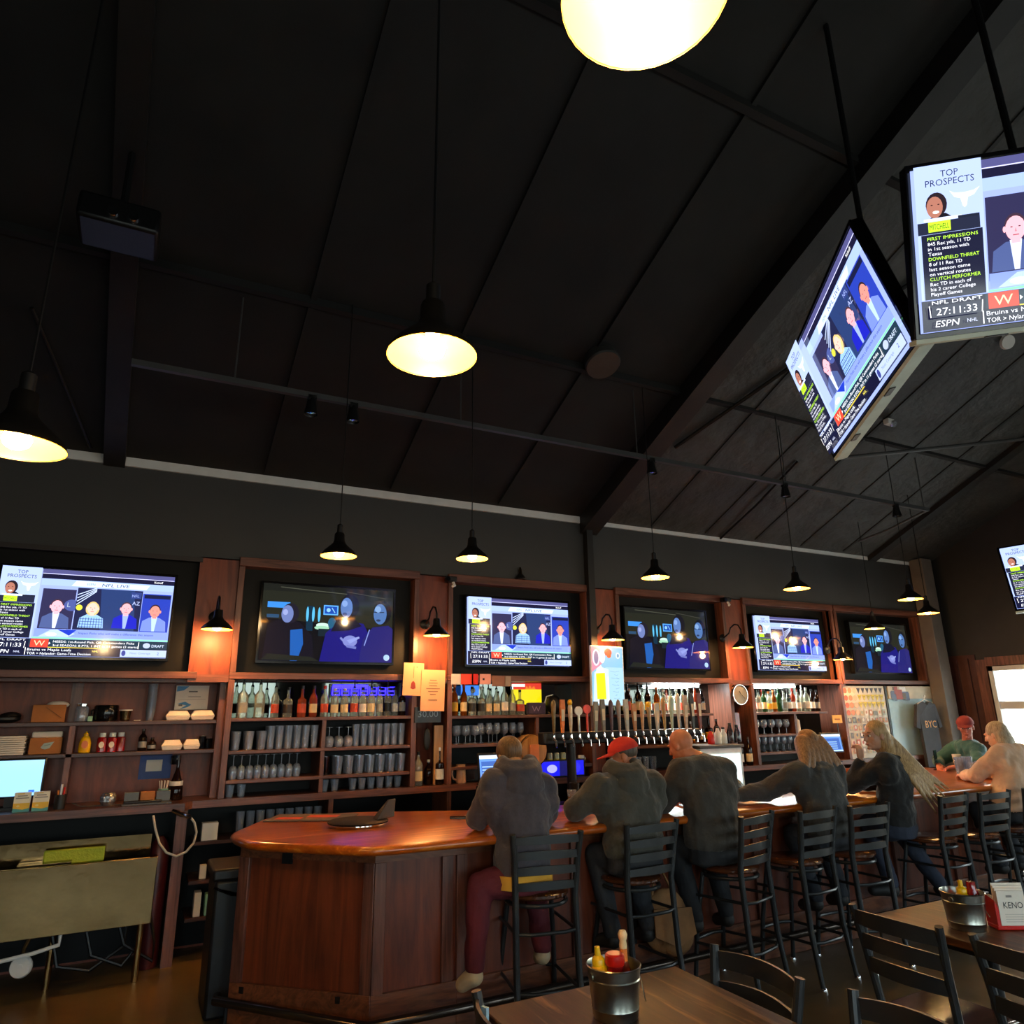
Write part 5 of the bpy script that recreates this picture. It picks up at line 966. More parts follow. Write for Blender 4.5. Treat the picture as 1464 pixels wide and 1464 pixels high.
t = thing('menu_stand', 'clear upright menu holder at the bar corner', 'menu holder', (q.x-.25, q.y+.1, ZB+.001), .4); MB().box(-.08, .08, -.004, .004, 0, .22).build('panel', M['glassd'], t); MB().box(-.08, .08, -.03, .03, 0, .006).build('foot', M['glassd'], t)
q = at(1237, 1085, Y=4.7)
t = thing('red_cup', 'red cup on the bar between the two long-haired women', 'cup', (5.78, 4.72, ZB+.001)); MB().open_lathe([(0, .002), (.034, 0), (.05, .2), (.047, .2), (.03, .01), (0, .01)], seg=18).build('cup', M['red'], t); MB().open_lathe([(.051, .185), (.051, .2), (.049, .2)], seg=18).build('rim', M['white'], t)
for x, y, lab in ((4.2, 4.78, 'clear tumbler on the bar left of the grey-hooded woman'), (5.4, 4.75, 'clear glass on the bar right of the grey-hooded woman')): place(P_pint, x, y, ZB, lab, 'drinks on the bar')
# ------------------------------------------------------------------ beer tap tower
YT = 5.9; a, c = at(790, 1057, Y=YT), at(1000, 1056, Y=YT); x0, x1, zt_ = a.x, c.x, a.z
t = thing('beer_tap_tower', 'long black beer tap tower with a row of chrome faucets', 'tap tower', (0, 0, 0))
MB().box(x0-.08, x1+.05, YT+.03, YT+.14, zt_-.05, zt_+.06).build('manifold', M['iron'], t, .012)
for x in (x0+.25, (x0+x1)/2, x1-.25): MB().tube([(x, YT+.085, .98), (x, YT+.085, zt_-.04)], .045, 14).build('column', M['iron'], t)
MB().box(x0-.1, x1+.06, YT-.12, YT+.2, .94, .98).build('drip_tray', M['steel'], t, .004)
tag(MB().box(x0-.3, x1+.12, YT-.25, YT+.25, .0, .94).build('under_bar_cooler', M['iron']), 'low black under-bar cooler carrying the beer taps', 'cooler')
specs = [('6e5c34', .30, 2), ('d87830', .30, 0), ('d8ccb0', .31, 1), ('c8d8dc', .26, 3), ('d85044', .28, 3), ('8c8c80', .28, 0), ('7c7870', .30, 0), ('5c4650', .30, 2), ('a08c80', .30, 2), ('b8b4ac', .30, 0), ('b87c50', .26, 0), ('cca074', .28, 2), ('a89068', .28, 1), ('b8b8b0', .26, 0), ('b08c58', .32, 2), ('a8c0b0', .34, 2), ('c8c4bc', .36, 2), ('a89484', .34, 0), ('30302e', .36, 0), ('6a3430', .36, 0)]
tn = ['olive tapered', 'bright orange', 'cream with yellow knob', 'pale blue disc-topped', 'coral red', 'grey paddle', 'grey striped', 'plum', 'pale pink tapered', 'light grey paddle', 'tan wooden', 'sandy figure-shaped', 'brown-grey', 'short pale grey', 'golden tapered', 'pale green tapered', 'tall cream', 'tall beige paddle', 'tall black', 'tall dark red']
for k, (cl, h, kd) in enumerate(specs):
    x = x0+(x1-x0)*k/(len(specs)-1)
    b = MB(); b.tube([(x, YT+.03, zt_), (x, YT-.03, zt_), (x, YT-.065, zt_-.015), (x, YT-.075, zt_-.07)], [.012, .012, .011, .008], 8); b.lathe([(.011, zt_-.0), (.013, zt_+.02), (.007, zt_+.055)], (x, YT-.03, 0), 8); b.lathe([(0, 0), (.01, 0), (.01, .02), (0, .02)], (x-.022, YT-.03, zt_), 6, (1, 0, 0)); b.build('faucet', M['chrome'], t)
    m_ = mat('tap_handle_'+cl, cl, .35, var=.15, vscale=25); h_ = thing('tap_handle', tn[k]+' beer tap handle in the row of taps', 'tap handle', (x, YT-.03, zt_+.056), 0, 'beer tap handles'); h_.rotation_euler = (0, random.uniform(-.04, .04), 0)
    b = MB()
    if kd == 0: b.add([(-.012, -.01, 0), (.012, -.01, 0), (.012, .01, 0), (-.012, .01, 0), (-.026, -.012, h*.75), (.026, -.012, h*.75), (.026, .012, h*.75), (-.026, .012, h*.75), (-.022, -.01, h), (.022, -.01, h), (.022, .01, h), (-.022, .01, h)], [(3, 2, 1, 0), (8, 9, 10, 11)]+[(i+j, (i+1) % 4+j, (i+1) % 4+4+j, i+4+j) for j in (0, 4) for i in range(4)])
    else: b.lathe([(.009, 0), (.013, .03), (.02, h*.6), (.024, h*.85), (.015, h*.95), (0, h)] if kd == 2 else [(.01, 0), (.017, h*.3), (.022, h*.7), (.018, h*.8), (0, h*.8)] if kd == 1 else [(.008, 0), (.01, .02), (.011, h*.6), (.0, h*.65)], seg=12)
    b.build('grip', m_, h_)
    if kd == 1: MB().ell((0, 0, h*.88), (.024, .02, .03), 12, 7).build('finial', M['yellow'], h_)
    if kd == 3: MB().lathe([(0, -.008), (.042, -.008), (.042, .008), (0, .008)], (0, 0, h*.75), 18, (0, 1, 0)).build('disc', m_ if k == 4 else M['white'], h_)
    if kd == 0: MB().box(-.016, .016, -.0135, -.0125, h*.35, h*.7).build('badge', M['wax'], h_)
# ------------------------------------------------------------------ bar stools
def ladderback(t, zs, zt, rs, w, m, lean, seatm, slats, n=4, post=.02, depth=.0):
    """back posts, curved slats; local +y is forward, back at -y"""
    yb = -rs-.0
    for s in (-1, 1):
        pts = [(s*w*.46, yb-.07, 0), (s*w*.44, yb-.02, zs*.45), (s*w*.43, yb+.0, zs), (s*w*.46, yb-lean*.6, zs+(zt-zs)*.6), (s*w*.5, yb-lean, zt)]
        MB().tube(pts, [post*.8, post, post, post, post*.95], 10).build('back_post', m, t)
    for k in range(n):
        z1 = zt-.02-k*slats[1]; z0 = z1-slats[0]; f = (z1-zs)/(zt-zs); ww = w*(.43+.07*f)-.004; yy = yb-lean*f; v = []; N_ = 9
        for th_ in (0, .012):
            for z in (z0, z1):
                for i in range(N_):
                    u = -1+2*i/(N_-1); v.append((u*ww, yy-.045*(1-u*u)+th_-.006, z+(.012*(1-u*u) if z == z1 else .004*(1-u*u))))
        b = MB(); f_ = []
        for i in range(N_-1): a = i; f_ += [(a, a+1, a+N_+1, a+N_), (a+2*N_, a+3*N_, a+3*N_+1, a+2*N_+1), (a, a+2*N_, a+2*N_+1, a+1), (a+N_, a+N_+1, a+3*N_+1, a+3*N_)]
        f_ += [(0, N_, 3*N_, 2*N_), (N_-1, 3*N_-1, 4*N_-1, 2*N_-1)]; b.add(v, f_); b.build('back_slat', m, t, ang=60)
def ring(pts, r, seg=6): pts = list(pts); b = MB(); b.tube(pts+[pts[0], pts[1]], r, seg); return b
def barstool():
    t = thing('bar_stool', '', 'bar stool'); m = M['stool']; zs = .75; rs = .2
    MB().lathe([(0, zs-.03), (.19, zs-.03), (.2, zs-.02), (.2, zs-.005), (.185, zs+.004), (0, zs)], seg=28).build('seat', M['seat'], t)
    ring([(.185*math.cos(a), .185*math.sin(a), zs-.06) for a in rng(0, 2*PI, 25)[:-1]], .013, 8).build('seat_ring', m, t)
    ladderback(t, zs, 1.10, .19, .43, m, .06, None, (.04, .085))
    for s in (-1, 1): MB().tube([(s*.14, .13, zs-.05), (s*.17, .19, .35), (s*.18, .23, .0)], .016, 10).build('leg', m, t)
    for z, r_ in ((.56, .19), (.26, .215)):
        MB().tube([(-.185, -.2, z), (-.1, -.235, z), (.1, -.235, z), (.185, -.2, z)], .011, 8).build('rear_rung', m, t)
        if z < .4: MB().tube([(-.175, .2, z), (-.1, .24, z), (.1, .24, z), (.175, .2, z)], .012, 8).build('footrest', m, t)
        for s in (-1, 1): MB().tube([(s*.185, -.2, z), (s*.18, .2, z)], .01, 8).build('side_rung', m, t)
    for s in (-1, 1):
        MB().lathe([(.02, 0), (.02, .012), (.015, .02)], (s*.2, -.265, 0), 10).build('foot_cap', M['chrome'], t); MB().lathe([(.02, 0), (.02, .012), (.015, .02)], (s*.18, .23, 0), 10).build('foot_cap', M['chrome'], t)
    return t
st = barstool()
for i, (x, y, r, lab) in enumerate(((2.265, 3.98, -.2, 'black ladder-back bar stool under the man in the yellow-hemmed hoodie'), (3.05, 3.99, .06, 'black ladder-back bar stool under the man in the red cap'), (3.88, 3.9, .28, 'black ladder-back bar stool under the bald man'), (4.42, 3.84, .12, 'black ladder-back bar stool right of the bald man, before the grey-hooded woman'),
                                (4.95, 3.82, .0, 'black ladder-back bar stool behind the grey-hooded woman'), (6.05, 3.86, .1, 'black ladder-back bar stool under the woman with very long hair'), (6.52, 3.8, .0, 'empty black bar stool between the long-haired and bare-shouldered women'), (7.12, 3.78, .05, 'black ladder-back bar stool under the bare-shouldered woman'), (7.75, 3.85, .1, 'black bar stool at the right edge, past the bare-shouldered woman'))):
    o = st if i == 0 else dup(st); c_, s_ = math.cos(r), math.sin(r); d = .22
    o.location = (x-s_*d*1, y+c_*d, 0); o.rotation_euler = (0, 0, r); o['label'] = lab; o['group'] = 'bar stools along the bar'
# ------------------------------------------------------------------ low tables and chairs
def table(x0, x1, y0, y1, m, label):
    t = thing('dining_table', label, 'table', ((x0+x1)/2, (y0+y1)/2, 0)); w, d = (x1-x0)/2, (y1-y0)/2
    MB().box(-w, w, -d, d, .72, .76).build('tabletop', m, t, .006); MB().box(-w+.05, w-.05, -d+.05, d-.05, .69, .72).build('apron', M['iron'], t)
    for s in (-1, 1):
        MB().tube([(0, s*(d-.3), .02), (0, s*(d-.3), .69)], .035, 12).build('pedestal', M['iron'], t); MB().box(-w*.7, w*.7, s*(d-.3)-.03, s*(d-.3)+.03, 0, .03).build('foot', M['iron'], t, .008)
table(1.24, 2.135, .95, 2.676, M['table'], 'streaked dark wooden table carrying the metal condiment bucket')
table(3.5, 4.45, .9, 2.77, M['tableo'], 'amber-brown wooden table with the white leaflets at the lower right')
def chair():
    t = thing('dining_chair', '', 'chair'); m = M['stool']; zs = .45
    MB().prism([(-.2, -.2), (.2, -.2), (.22, .2), (-.22, .2)], zs-.03, zs).build('seat', M['seat'], t, .01); MB().prism([(-.19, -.19), (.19, -.19), (.2, .19), (-.2, .19)], zs-.055, zs-.031).build('seat_frame', m, t)
    ladderback(t, zs, .88, .2, .43, m, .08, None, (.06, .1), 3, .019)
    for s in (-1, 1): MB().tube([(s*.19, .17, zs-.04), (s*.195, .19, 0)], .016, 10).build('leg', m, t)
    for s in (-1, 1): MB().tube([(s*.19, -.22, .2), (s*.192, .18, .2)], .009, 6).build('side_rung', m, t)
    return t
ch = chair()
for i, (x, y, r, lab) in enumerate(((2.19, 2.27, PI/2, 'dark ladder-back chair pushed in at the right of the bucket table'), (2.26, 1.68, PI/2, 'nearer dark chair at the bottom edge between the two tables'), (1.12, 2.3, -PI/2-.1, 'dark chair with a light blue tag at the left of the bucket table'),
                                (3.19, 2.40, -PI/2, 'dark ladder-back chair at the left end of the amber table'), (3.21, 1.84, -PI/2, 'nearer dark chair left of the amber table, cut by the right edge'))):
    o = ch if i == 0 else dup(ch); d = .28; o.location = (x-math.sin(r)*d, y+math.cos(r)*d, 0); o.rotation_euler = (0, 0, r); o['label'] = lab; o['group'] = 'ladder-back chairs at the low tables'
q = at(683, 1432, Z=.82); tag(MB().cbox((1.155, 2.49, .80), (.012, .05, .08), .3).build('tag', mat('light_blue_tag', '9cc4d8', .5)), 'small light blue tag hung on the chair back', 'tag')
# condiment buckets
def bucket(loc, label):
    t = thing('metal_bucket', label, 'bucket', loc)
    MB().open_lathe([(0, .004), (.078, 0), (.08, .008), (.083, .03), (.0845, .032), (.083, .035), (.091, .118), (.093, .121), (.091, .125), (.096, .158), (.099, .161), (.096, .164), (.0935, .158), (.079, .01), (0, .01)], seg=36).build('pail', M['galv'], t)
    for s in (-1, 1): MB().lathe([(0, 0), (.012, 0), (.012, .006), (0, .008)], (s*.094, 0, .135), 12, (s, 0, 0)).build('ear', M['galv'], t)
    MB().tube([(.1, 0, .135), (.104, -.02, .1), (.085, -.065, .05), (.0, -.1, .02)][:3]+[(.1, .0, .135)][:0], .0022, 6).build('handle', M['galv'], t); return t
def squeeze(loc, name, label, m, h=.17, r=.03, tip=1, rx=0, ry=0):
    t = thing(name, label, 'bottle', loc); t.rotation_euler = (rx, ry, 0)
    MB().lathe([(r*.9, 0), (r, .006), (r, h*.6), (r*.8, h*.68), (r*.55, h*.72)], seg=20).build('body', m, t)
    MB().lathe([(r*.72, h*.71), (r*.72, h*.8), (r*.6, h*.83), (r*.36, h*.86), (r*.3, h), (0, h*1.01)] if tip else [(r*.7, h*.71), (r*.72, h*.9), (0, h*.9)], seg=18).build('cap', m, t); return t
bl = Vector((1.625, 2.385, .761)); bucket(bl, 'galvanised metal bucket of sauce bottles on the streaked table')
squeeze(bl+Vector((-.04, .018, .02)), 'mustard_bottle', 'yellow mustard squeeze bottle leaning in the near bucket', M['yellow'], .2, .032, 1, 0, -.08)
t = thing('ketchup_bottle', 'upside-down red ketchup bottle in the near bucket', 'bottle', bl+Vector((-.002, -.012, .012))); MB().lathe([(.022, 0), (.03, .04), (.031, .15), (.029, .152)], seg=20).build('body', M['dred'], t); MB().lathe([(.033, .15), (.036, .158), (.034, .182), (.028, .187), (0, .187)], seg=22).build('cap', M['red'], t)
t = thing('hot_sauce_bottle', 'tall hot sauce bottle with round wooden top in the near bucket', 'bottle', bl+Vector((.05, .006, .012))); MB().lathe([(.027, 0), (.028, .11), (.014, .15), (.0125, .19), (0, .19)], seg=18).build('glass_body', M['bpink'], t); MB().open_lathe([(.0145, .15), (.014, .19)], seg=14).build('neck_label', M['orange'], t); MB().lathe([(.0135, .19), (.0145, .2), (.012, .215), (.015, .222), (.0175, .235), (.012, .248), (0, .251)], seg=16).build('cap', mat('pale_wood_cap', 'f0c890', .5), t)
b2 = Vector((3.70, 2.385, .761)); bucket(b2, 'galvanised metal bucket beside the white leaflets on the amber table')
squeeze(b2+Vector((.0, .0, .02)), 'mustard_bottle', 'yellow squeeze bottle with orange tip in the far bucket', M['yellow'], .19, .032, 1)
t = thing('ketchup_bottle', 'red bottle in the far bucket beside the leaflets', 'bottle', b2+Vector((.05, -.02, .012))); MB().lathe([(.024, 0), (.03, .04), (.031, .14), (.02, .16), (.02, .19), (0, .19)], seg=20).build('body', M['dred'], t)
q = at(1436, 1328, Z=.76); t = thing('leaflet_holder', 'red holder with white keno leaflets on the amber table', 'leaflet holder', (q.x+.04, q.y-.02, .761), -.5)
MB().prism([(-.09, -.03), (.07, -.03), (.07, .05), (-.09, .05)], 0, .02).build('base', M['red'], t, .004); MB().add([(-.09, -.035, .02), (-.075, -.035, .02), (-.075, .05, .02), (-.09, .05, .02), (-.09, -.035, .13), (-.075, -.035, .1), (-.075, .05, .1), (-.09, .05, .15)], [(3, 2, 1, 0), (4, 5, 6, 7), (0, 1, 5, 4), (1, 2, 6, 5), (2, 3, 7, 6), (3, 0, 4, 7)]).build('side', M['red'], t)
for k in range(4): MB().box(-.07+.004*k, .06+.01*k, -.03+.018*k, -.027+.018*k, .02, .17+.008*k).build('leaflet', M['paper'], t)
p = Pic(14, 16, .13, .15); p.text('KENO', 2, 8, 3, '2a2420', 10); p.rect(4, 13, 7, 14, '8a8078'); [p.rect(2, 5-k*1.1, 12, 5.3-k*1.1, 'c8beb0') for k in range(4)]; o = p.b.build('print', M['print'], t, smooth=False); o.location = (0, -.031, .095)
# bag hanging below the bar beside the bald man
t = thing('canvas_bag', 'brown canvas bag hanging under the bar by the bald man', 'bag', (3.35, 4.27, .3)); b = MB(); b.ell((0, 0, .12), (.19, .07, .2), 14, 10); b.ell((.07, -.02, .02), (.14, .07, .12), 12, 8); b.build('bag_body', M['leather'], t); MB().add([(-.15, -.08, .22), (.16, -.09, .2), (.18, -.1, .04), (.02, -.11, -.02), (-.16, -.1, .06), (-.15, -.07, .22), (.16, -.08, .2), (.18, -.09, .04), (.02, -.1, -.02), (-.16, -.09, .06)], [(4, 3, 2, 1, 0), (5, 6, 7, 8, 9)]+[(i, (i+1) % 5, (i+1) % 5+5, i+5) for i in range(5)]).build('flap', M['leather'], t); MB().tube([(-.1, 0, .28), (-.02, .04, .5), (.08, .0, .28)], .01, 6).build('strap', M['leather'], t)
# ------------------------------------------------------------------ people
HAIR = {k: wood('hair_'+k, a, b, .45, sc=(7, 7, 2.5), axis='Z', bump=.5, dist=.6, spec=.4) for k, a, b in (('6a4a30', '4c3420', '8c6844'), ('5a4a3a', '3c3026', '6c5a48'), ('8a6448', '6a4630', 'b88c64'), ('9a7448', '80583a', 'e8c084'), ('b09c84', '8c7458', 'd8c4a4'), ('4a3a30', '3a2c24', '5a4638'))}
def skinmat(c): return mat('skin_'+c, c, .5, var=.06, vscale=12, bump=.08, bscale=80)
def remesh(b, voxel, smooth, m, name, parent=None, fold=0):
    me = b.mesh('tmp', m, smooth=False); o = bpy.data.objects.new('tmp', me); COL.objects.link(o)
    r = o.modifiers.new('r', 'REMESH'); r.mode = 'VOXEL'; r.voxel_size = voxel; r.use_smooth_shade = True
    s = o.modifiers.new('s', 'SMOOTH'); s.iterations = smooth; s.factor = .6
    if fold:
        tx = bpy.data.textures.get('folds') or bpy.data.textures.new('folds', 'CLOUDS'); tx.noise_scale = .11; tx.noise_depth = 1
        d_ = o.modifiers.new('d', 'DISPLACE'); d_.texture = tx; d_.strength = fold; d_.mid_level = .5; d_.texture_coords = 'GLOBAL'
    dg = bpy.context.evaluated_depsgraph_get(); nm_ = bpy.data.meshes.new_from_object(o.evaluated_get(dg)); nm_.name = name
    nm_.materials.clear(); nm_.materials.append(m); bpy.data.objects.remove(o); bpy.data.meshes.remove(me); nm_.shade_smooth()
    return link(name, nm_, parent)
def limb(b, pts, rs, seg=12):
    for i in range(len(pts)-1):
        p, q = Vector(pts[i]), Vector(pts[i+1]); n = 4; b.tube([p.lerp(q, k/n) for k in range(n+1)], [rs[i]+(rs[i+1]-rs[i])*k/n for k in range(n+1)], seg)
    for p, r in zip(pts, rs): b.ell(p, r*1.0, seg, 8)
def slab(b, secs, seg=16):
    """torso: stacked elliptical sections (centre, half width, half depth, yaw)"""
    v = []; f = []
    for c, rx, ry, ya in secs:
        for k in range(seg):
            a = 2*PI*k/seg; ca, sa = math.cos(a), math.sin(a); x = rx*abs(ca)**.85*(1 if ca > 0 else -1); y = ry*abs(sa)**.85*(1 if sa > 0 else -1)
            v.append(Vector(c)+Vector((x*math.cos(ya)-y*math.sin(ya), x*math.sin(ya)+y*math.cos(ya), 0)))
    n = len(secs)
    for i in range(n-1):
        for k in range(seg): f.append((i*seg+k, i*seg+(k+1) % seg, (i+1)*seg+(k+1) % seg, (i+1)*seg+k))
    f += [tuple(range(seg))[::-1], tuple((n-1)*seg+k for k in range(seg))]; b.add(v, f)
def hand(b, w, d, up, s=1, curl=.6):
    """palm, five bent fingers; w wrist, d pointing direction, up back of the hand"""
    w = Vector(w); d = Vector(d).normalized(); side = d.cross(Vector(up)).normalized(); up = side.cross(d).normalized()
    for k in range(5): b.ell(w+d*(.02+.016*k), (.022, .022, .022), 8, 6)
    for k in (-1.5, -.5, .5, 1.5):
        base = w+d*.085+side*k*.019; limb(b, [w+d*.03+side*k*.012, base], [.019, .014], 8)
        L = (.034, .04, .037, .03)[int(k+1.5)]; p1 = base+d*L*math.cos(curl*.5)-up*L*math.sin(curl*.5); p2 = p1+d*L*.8*math.cos(curl*1.5)-up*L*.8*math.sin(curl*1.5); p3 = p2+d*L*.6*math.cos(curl*2.4)-up*L*.6*math.sin(curl*2.4)
        limb(b, [base, p1, p2, p3], [.0105, .01, .009, .008], 8)
    t0 = w+d*.025-side*.02*s; limb(b, [t0, t0-side*.03*s+d*.03-up*.008, t0-side*.034*s+d*.058-up*.02], [.014, .011, .009], 8)
def person(label, J, skin, top, bottom, hair=None, shoes='1c1a18', facing=0, pitch=0, hoodie=1, wide=1.0, cap=None, bald=0, longhair=None, bare=0, hem=None, hsize=1.0, hairlen=0, hands=(1, 1), eyes=1, hoodz=0):
    """J: pelvis, waist, chest, neck, head, shoulder/elbow/wrist L R, hip/knee/ankle/toe L R in room metres"""
    V_ = {k: Vector(v) for k, v in J.items()}; yaw = J_yaw = math.atan2((V_['shR']-V_['shL']).y, (V_['shR']-V_['shL']).x)
    sk = skinmat(skin); HR = Matrix.Rotation(facing, 3, 'Z') @ Matrix.Rotation(-pitch, 3, 'X')
    h = V_['head']; hs = hsize
    b = MB()
    # torso, neck
    slab(b, [(V_['pel']+Vector((0, 0, -.08)), .13*wide, .1, yaw), (V_['pel'], .145*wide, .115, yaw), (V_['waist'], .125*wide, .095, yaw), (V_['chest'], .15*wide, .105, yaw), (V_['chest'].lerp(V_['neck'], .6), .14*wide, .09, yaw), (V_['neck']+Vector((0, 0, -.02)), .07, .06, yaw)])
    limb(b, [V_['neck']+Vector((0, 0, -.05)), V_['neck'], h+HR @ Vector((0, -.02, -.06))], [.065, .058, .055])
    limb(b, [V_['shL'], V_['neck']+Vector((0, 0, -.05)), V_['shR']], [.052, .06, .052])
    for s in 'LR':
        limb(b, [V_['sh'+s], V_['el'+s], V_['wr'+s]], [.05, .038, .026]); limb(b, [V_['hip'+s], V_['kn'+s], V_['an'+s]], [.08, .055, .038]); limb(b, [V_['an'+s], V_['toe'+s]], [.035, .03])
        i = 'LR'.index(s)
        d = (V_['wr'+s]-V_['el'+s]).normalized()
        hd = V_.get('hd'+s, d); hand(b, V_['wr'+s], hd, (0, 0, 1) if abs(hd.z) < .8 else (0, -1, 0), (-1 if s == 'L' else 1), 1.1 if hands[i] == 2 else .55)
    # head
    def H(x, y, z): return h+HR @ Vector((x*hs, y*hs, z*hs))
    def E(c, r): b.ell(H(*c), [q*hs for q in r], 14, 10, HR)
    E((0, -.012, .03), (.076, .096, .092)); E((0, .02, -.02), (.064, .075, .09)); E((0, .045, -.075), (.042, .042, .036)); E((0, .0, -.07), (.05, .05, .04))
    E((0, .085, .03), (.05, .02, .012)); E((0, .1, -.012), (.012, .02, .026)); E((0, .112, -.026), (.015, .014, .011)); E((0, .09, -.056), (.024, .012, .007)); E((0, .088, -.066), (.022, .013, .007)); E((0, .085, -.095), (.018, .014, .014))
    for s in (-1, 1): E((s*.077, -.005, -.005), (.01, .02, .032)); E((s*.04, .06, -.02), (.02, .02, .02))
    body = remesh(b, .0068, 2, sk, 'person'); tag(body, label, 'person')
    if eyes:
        for s in (-1, 1):
            e = MB(); e.ell(H(s*.03, .086, .008), [.0115*hs]*3, 10, 8, HR); eo = e.build('eye', mat('eye_white', 'b8aca0', .3), body); e = MB(); e.ell(H(s*.03, .0955, .008), [.0055*hs]*3, 8, 6, HR); e.build('iris', mat('dark_iris', '2a1c14', .2), eo)
            e = MB(); e.tube([H(s*.012, .094, .034), H(s*.03, .095, .038), H(s*.048, .082, .034)], .0035*hs, 6); e.build('eyebrow', mat('eyebrow_hair', '4a3424', .8), body)
        e = MB(); e.tube([H(-.02, .1, -.06), H(0, .104, -.061), H(.02, .1, -.06)], .0035*hs, 6); e.build('mouth', mat('lip_red', 'a85a4c', .5), body)
    # clothing
    if not bare:
        c = MB(); w = wide
        low = V_['pel']+Vector((0, 0, -.02))
        slab(c, [(low, .165*w, .14, yaw), (V_['pel'].lerp(V_['waist'], .5), .175*w, .145, yaw), (V_['waist'], .165*w, .135, yaw), (V_['chest'], .18*w, .135, yaw), (V_['chest'].lerp(V_['neck'], .55), .165*w, .12, yaw), (V_['neck']+Vector((0, 0, -.025)), .09, .08, yaw)])
        limb(c, [V_['shL']+Vector((0, 0, .0)), V_['neck']+Vector((0, -.0, -.05)), V_['shR']], [.086*w**.5, .1, .086*w**.5])
        for s in 'LR':
            mid = V_['el'+s].lerp(V_['wr'+s], .85); limb(c, [V_['sh'+s], V_['el'+s], mid], [.088*w**.5, .072*w**.5, .052])
        if hoodie:
            bk = Vector((math.sin(yaw), -math.cos(yaw), 0)); n_ = V_['neck']; sd = Vector((math.cos(yaw), math.sin(yaw), 0))
            if hoodie == 1:
                ho = MB()
                for z_, f_, r_, q_ in ((.035, .075, .042, .10), (-.0, .10, .05, .12), (-.045, .11, .045, .11)): limb(ho, [n_+sd*(q_*math.cos(a))+bk*(.01+f_*math.sin(a))+Vector((0, 0, z_+.03+hoodz-.02*math.sin(a))) for a in rng(-.35, PI+.35, 9)], [r_]*9, 10)
                ho.ell(n_+bk*.085+Vector((0, 0, -.07+hoodz)), (.15, .085, .12), 14, 10)
            else: limb(c, [n_+sd*(.062*math.cos(a))+bk*(.0+.055*math.sin(a))+Vector((0, 0, .0)) for a in rng(0, 2*PI, 13)], [.03]*13, 8); c.ell(n_+bk*.045+Vector((0, 0, -.07)), (.16, .09, .11), 14, 10)
        tm = mat('fabric_'+top, top, .85, var=.15, vscale=7, bump=.8, bscale=9, sheen=.2, bdist=.03)
        limb(c, [V_['shL']+Vector((0, -.01, -.09)), V_['shR']+Vector((0, -.01, -.09))], [.095, .095]); limb(c, [V_['shL'].lerp(V_['shR'], .15)+Vector((0, -.01, -.18)), V_['shR'].lerp(V_['shL'], .15)+Vector((0, -.01, -.18))], [.1, .1])
        remesh(c, .011, 7, tm, 'hoodie' if hoodie == 1 else 'sweater', body, .03)
        if hoodie == 1: remesh(ho, .01, 2, tm, 'hood', body, .025)
    if hem:
        c = MB(); slab(c, [(V_['pel']+Vector((0, 0, -.075)), .178*wide, .15, yaw), (V_['pel']+Vector((0, 0, .0)), .18*wide, .152, yaw)]); c.build('shirt_hem', mat('fabric_'+hem, hem, .8, bump=.4, bscale=20), body)
    c = MB(); slab(c, [(V_['pel']+Vector((0, 0, -.11)), .16*wide, .13, yaw), (V_['pel']+Vector((0, 0, .0)), .165*wide, .135, yaw)])
    for s in 'LR':
        limb(c, [V_['hip'+s], V_['kn'+s], V_['an'+s].lerp(V_['kn'+s], .05)], [.105, .078, .06])
    remesh(c, .012, 2, mat('trousers_'+bottom, bottom, .85, var=.15, bump=.7, bscale=8, bdist=.02), 'trousers', body, .02)
    for s in 'LR':
        c = MB(); a, t_ = V_['an'+s], V_['toe'+s]; limb(c, [a+Vector((0, 0, -.03)), a.lerp(t_, .5)+Vector((0, 0, -.01)), t_], [.052, .048, .042]); remesh(c, .01, 2, mat('shoe_'+shoes, shoes, .6), 'shoe', body)
    if hair and not bald:
        c = MB(); hm = HAIR[hair]
        k_ = .93 if cap else 1
        c.ell(H(0, -.022, .04), [.086*hs*k_, .1*hs*k_, .094*hs*k_], 16, 12, HR)
        if hairlen or longhair: c.ell(H(0, -.05, -.02), [.094*hs, .075*hs, .12*hs], 14, 10, HR); c.ell(H(0, -.06, -.07), [.1*hs, .07*hs, .1*hs], 14, 10, HR)
        if longhair:
            for (off, pts, rs) in longhair: limb(c, [H(*off)]+[Vector(p) for p in pts], rs)
        # keep the face clear of hair
        o = remesh(c, .009, 2, hm, 'hair', body)
    if cap:
        c = MB(); m_ = mat('cap_'+cap, cap, .8, bump=.3, bscale=40); v = []; f = []; S = 18
        for i in range(7):
            a = i/6*PI/2; r = math.cos(a)
            for k in range(S): t_ = 2*PI*k/S; v.append(H(.094*r*math.cos(t_), -.012+.116*r*math.sin(t_), .045+.092*math.sin(a)))
        for i in range(6):
            for k in range(S): f.append((i*S+k, i*S+(k+1) % S, (i+1)*S+(k+1) % S, (i+1)*S+k))
        c.add(v, f); c.ell(H(0, -.01, .126), [.008*hs]*3, 8, 6); co = c.build('cap_crown', m_, body)
        c = MB(); v = []
        for dz in (0, -.006):
            for i in range(9): a = PI*(.14+.72*i/8); v += [H(.092*math.cos(a), -.01+.112*math.sin(a), .05+dz), H(.086*math.cos(a), -.0+.11*math.sin(a)+.08*math.sin(a)**1.3, .036+dz)]
        f = [(2*i, 2*i+1, 2*i+3, 2*i+2) for i in range(8)]+[(18+2*i, 18+2*i+2, 18+2*i+3, 18+2*i+1) for i in range(8)]+[(2*i+1, 2*i+19, 2*i+21, 2*i+3) for i in range(8)]
        c.add(v, f); c.build('cap_brim', m_, co)
    return body
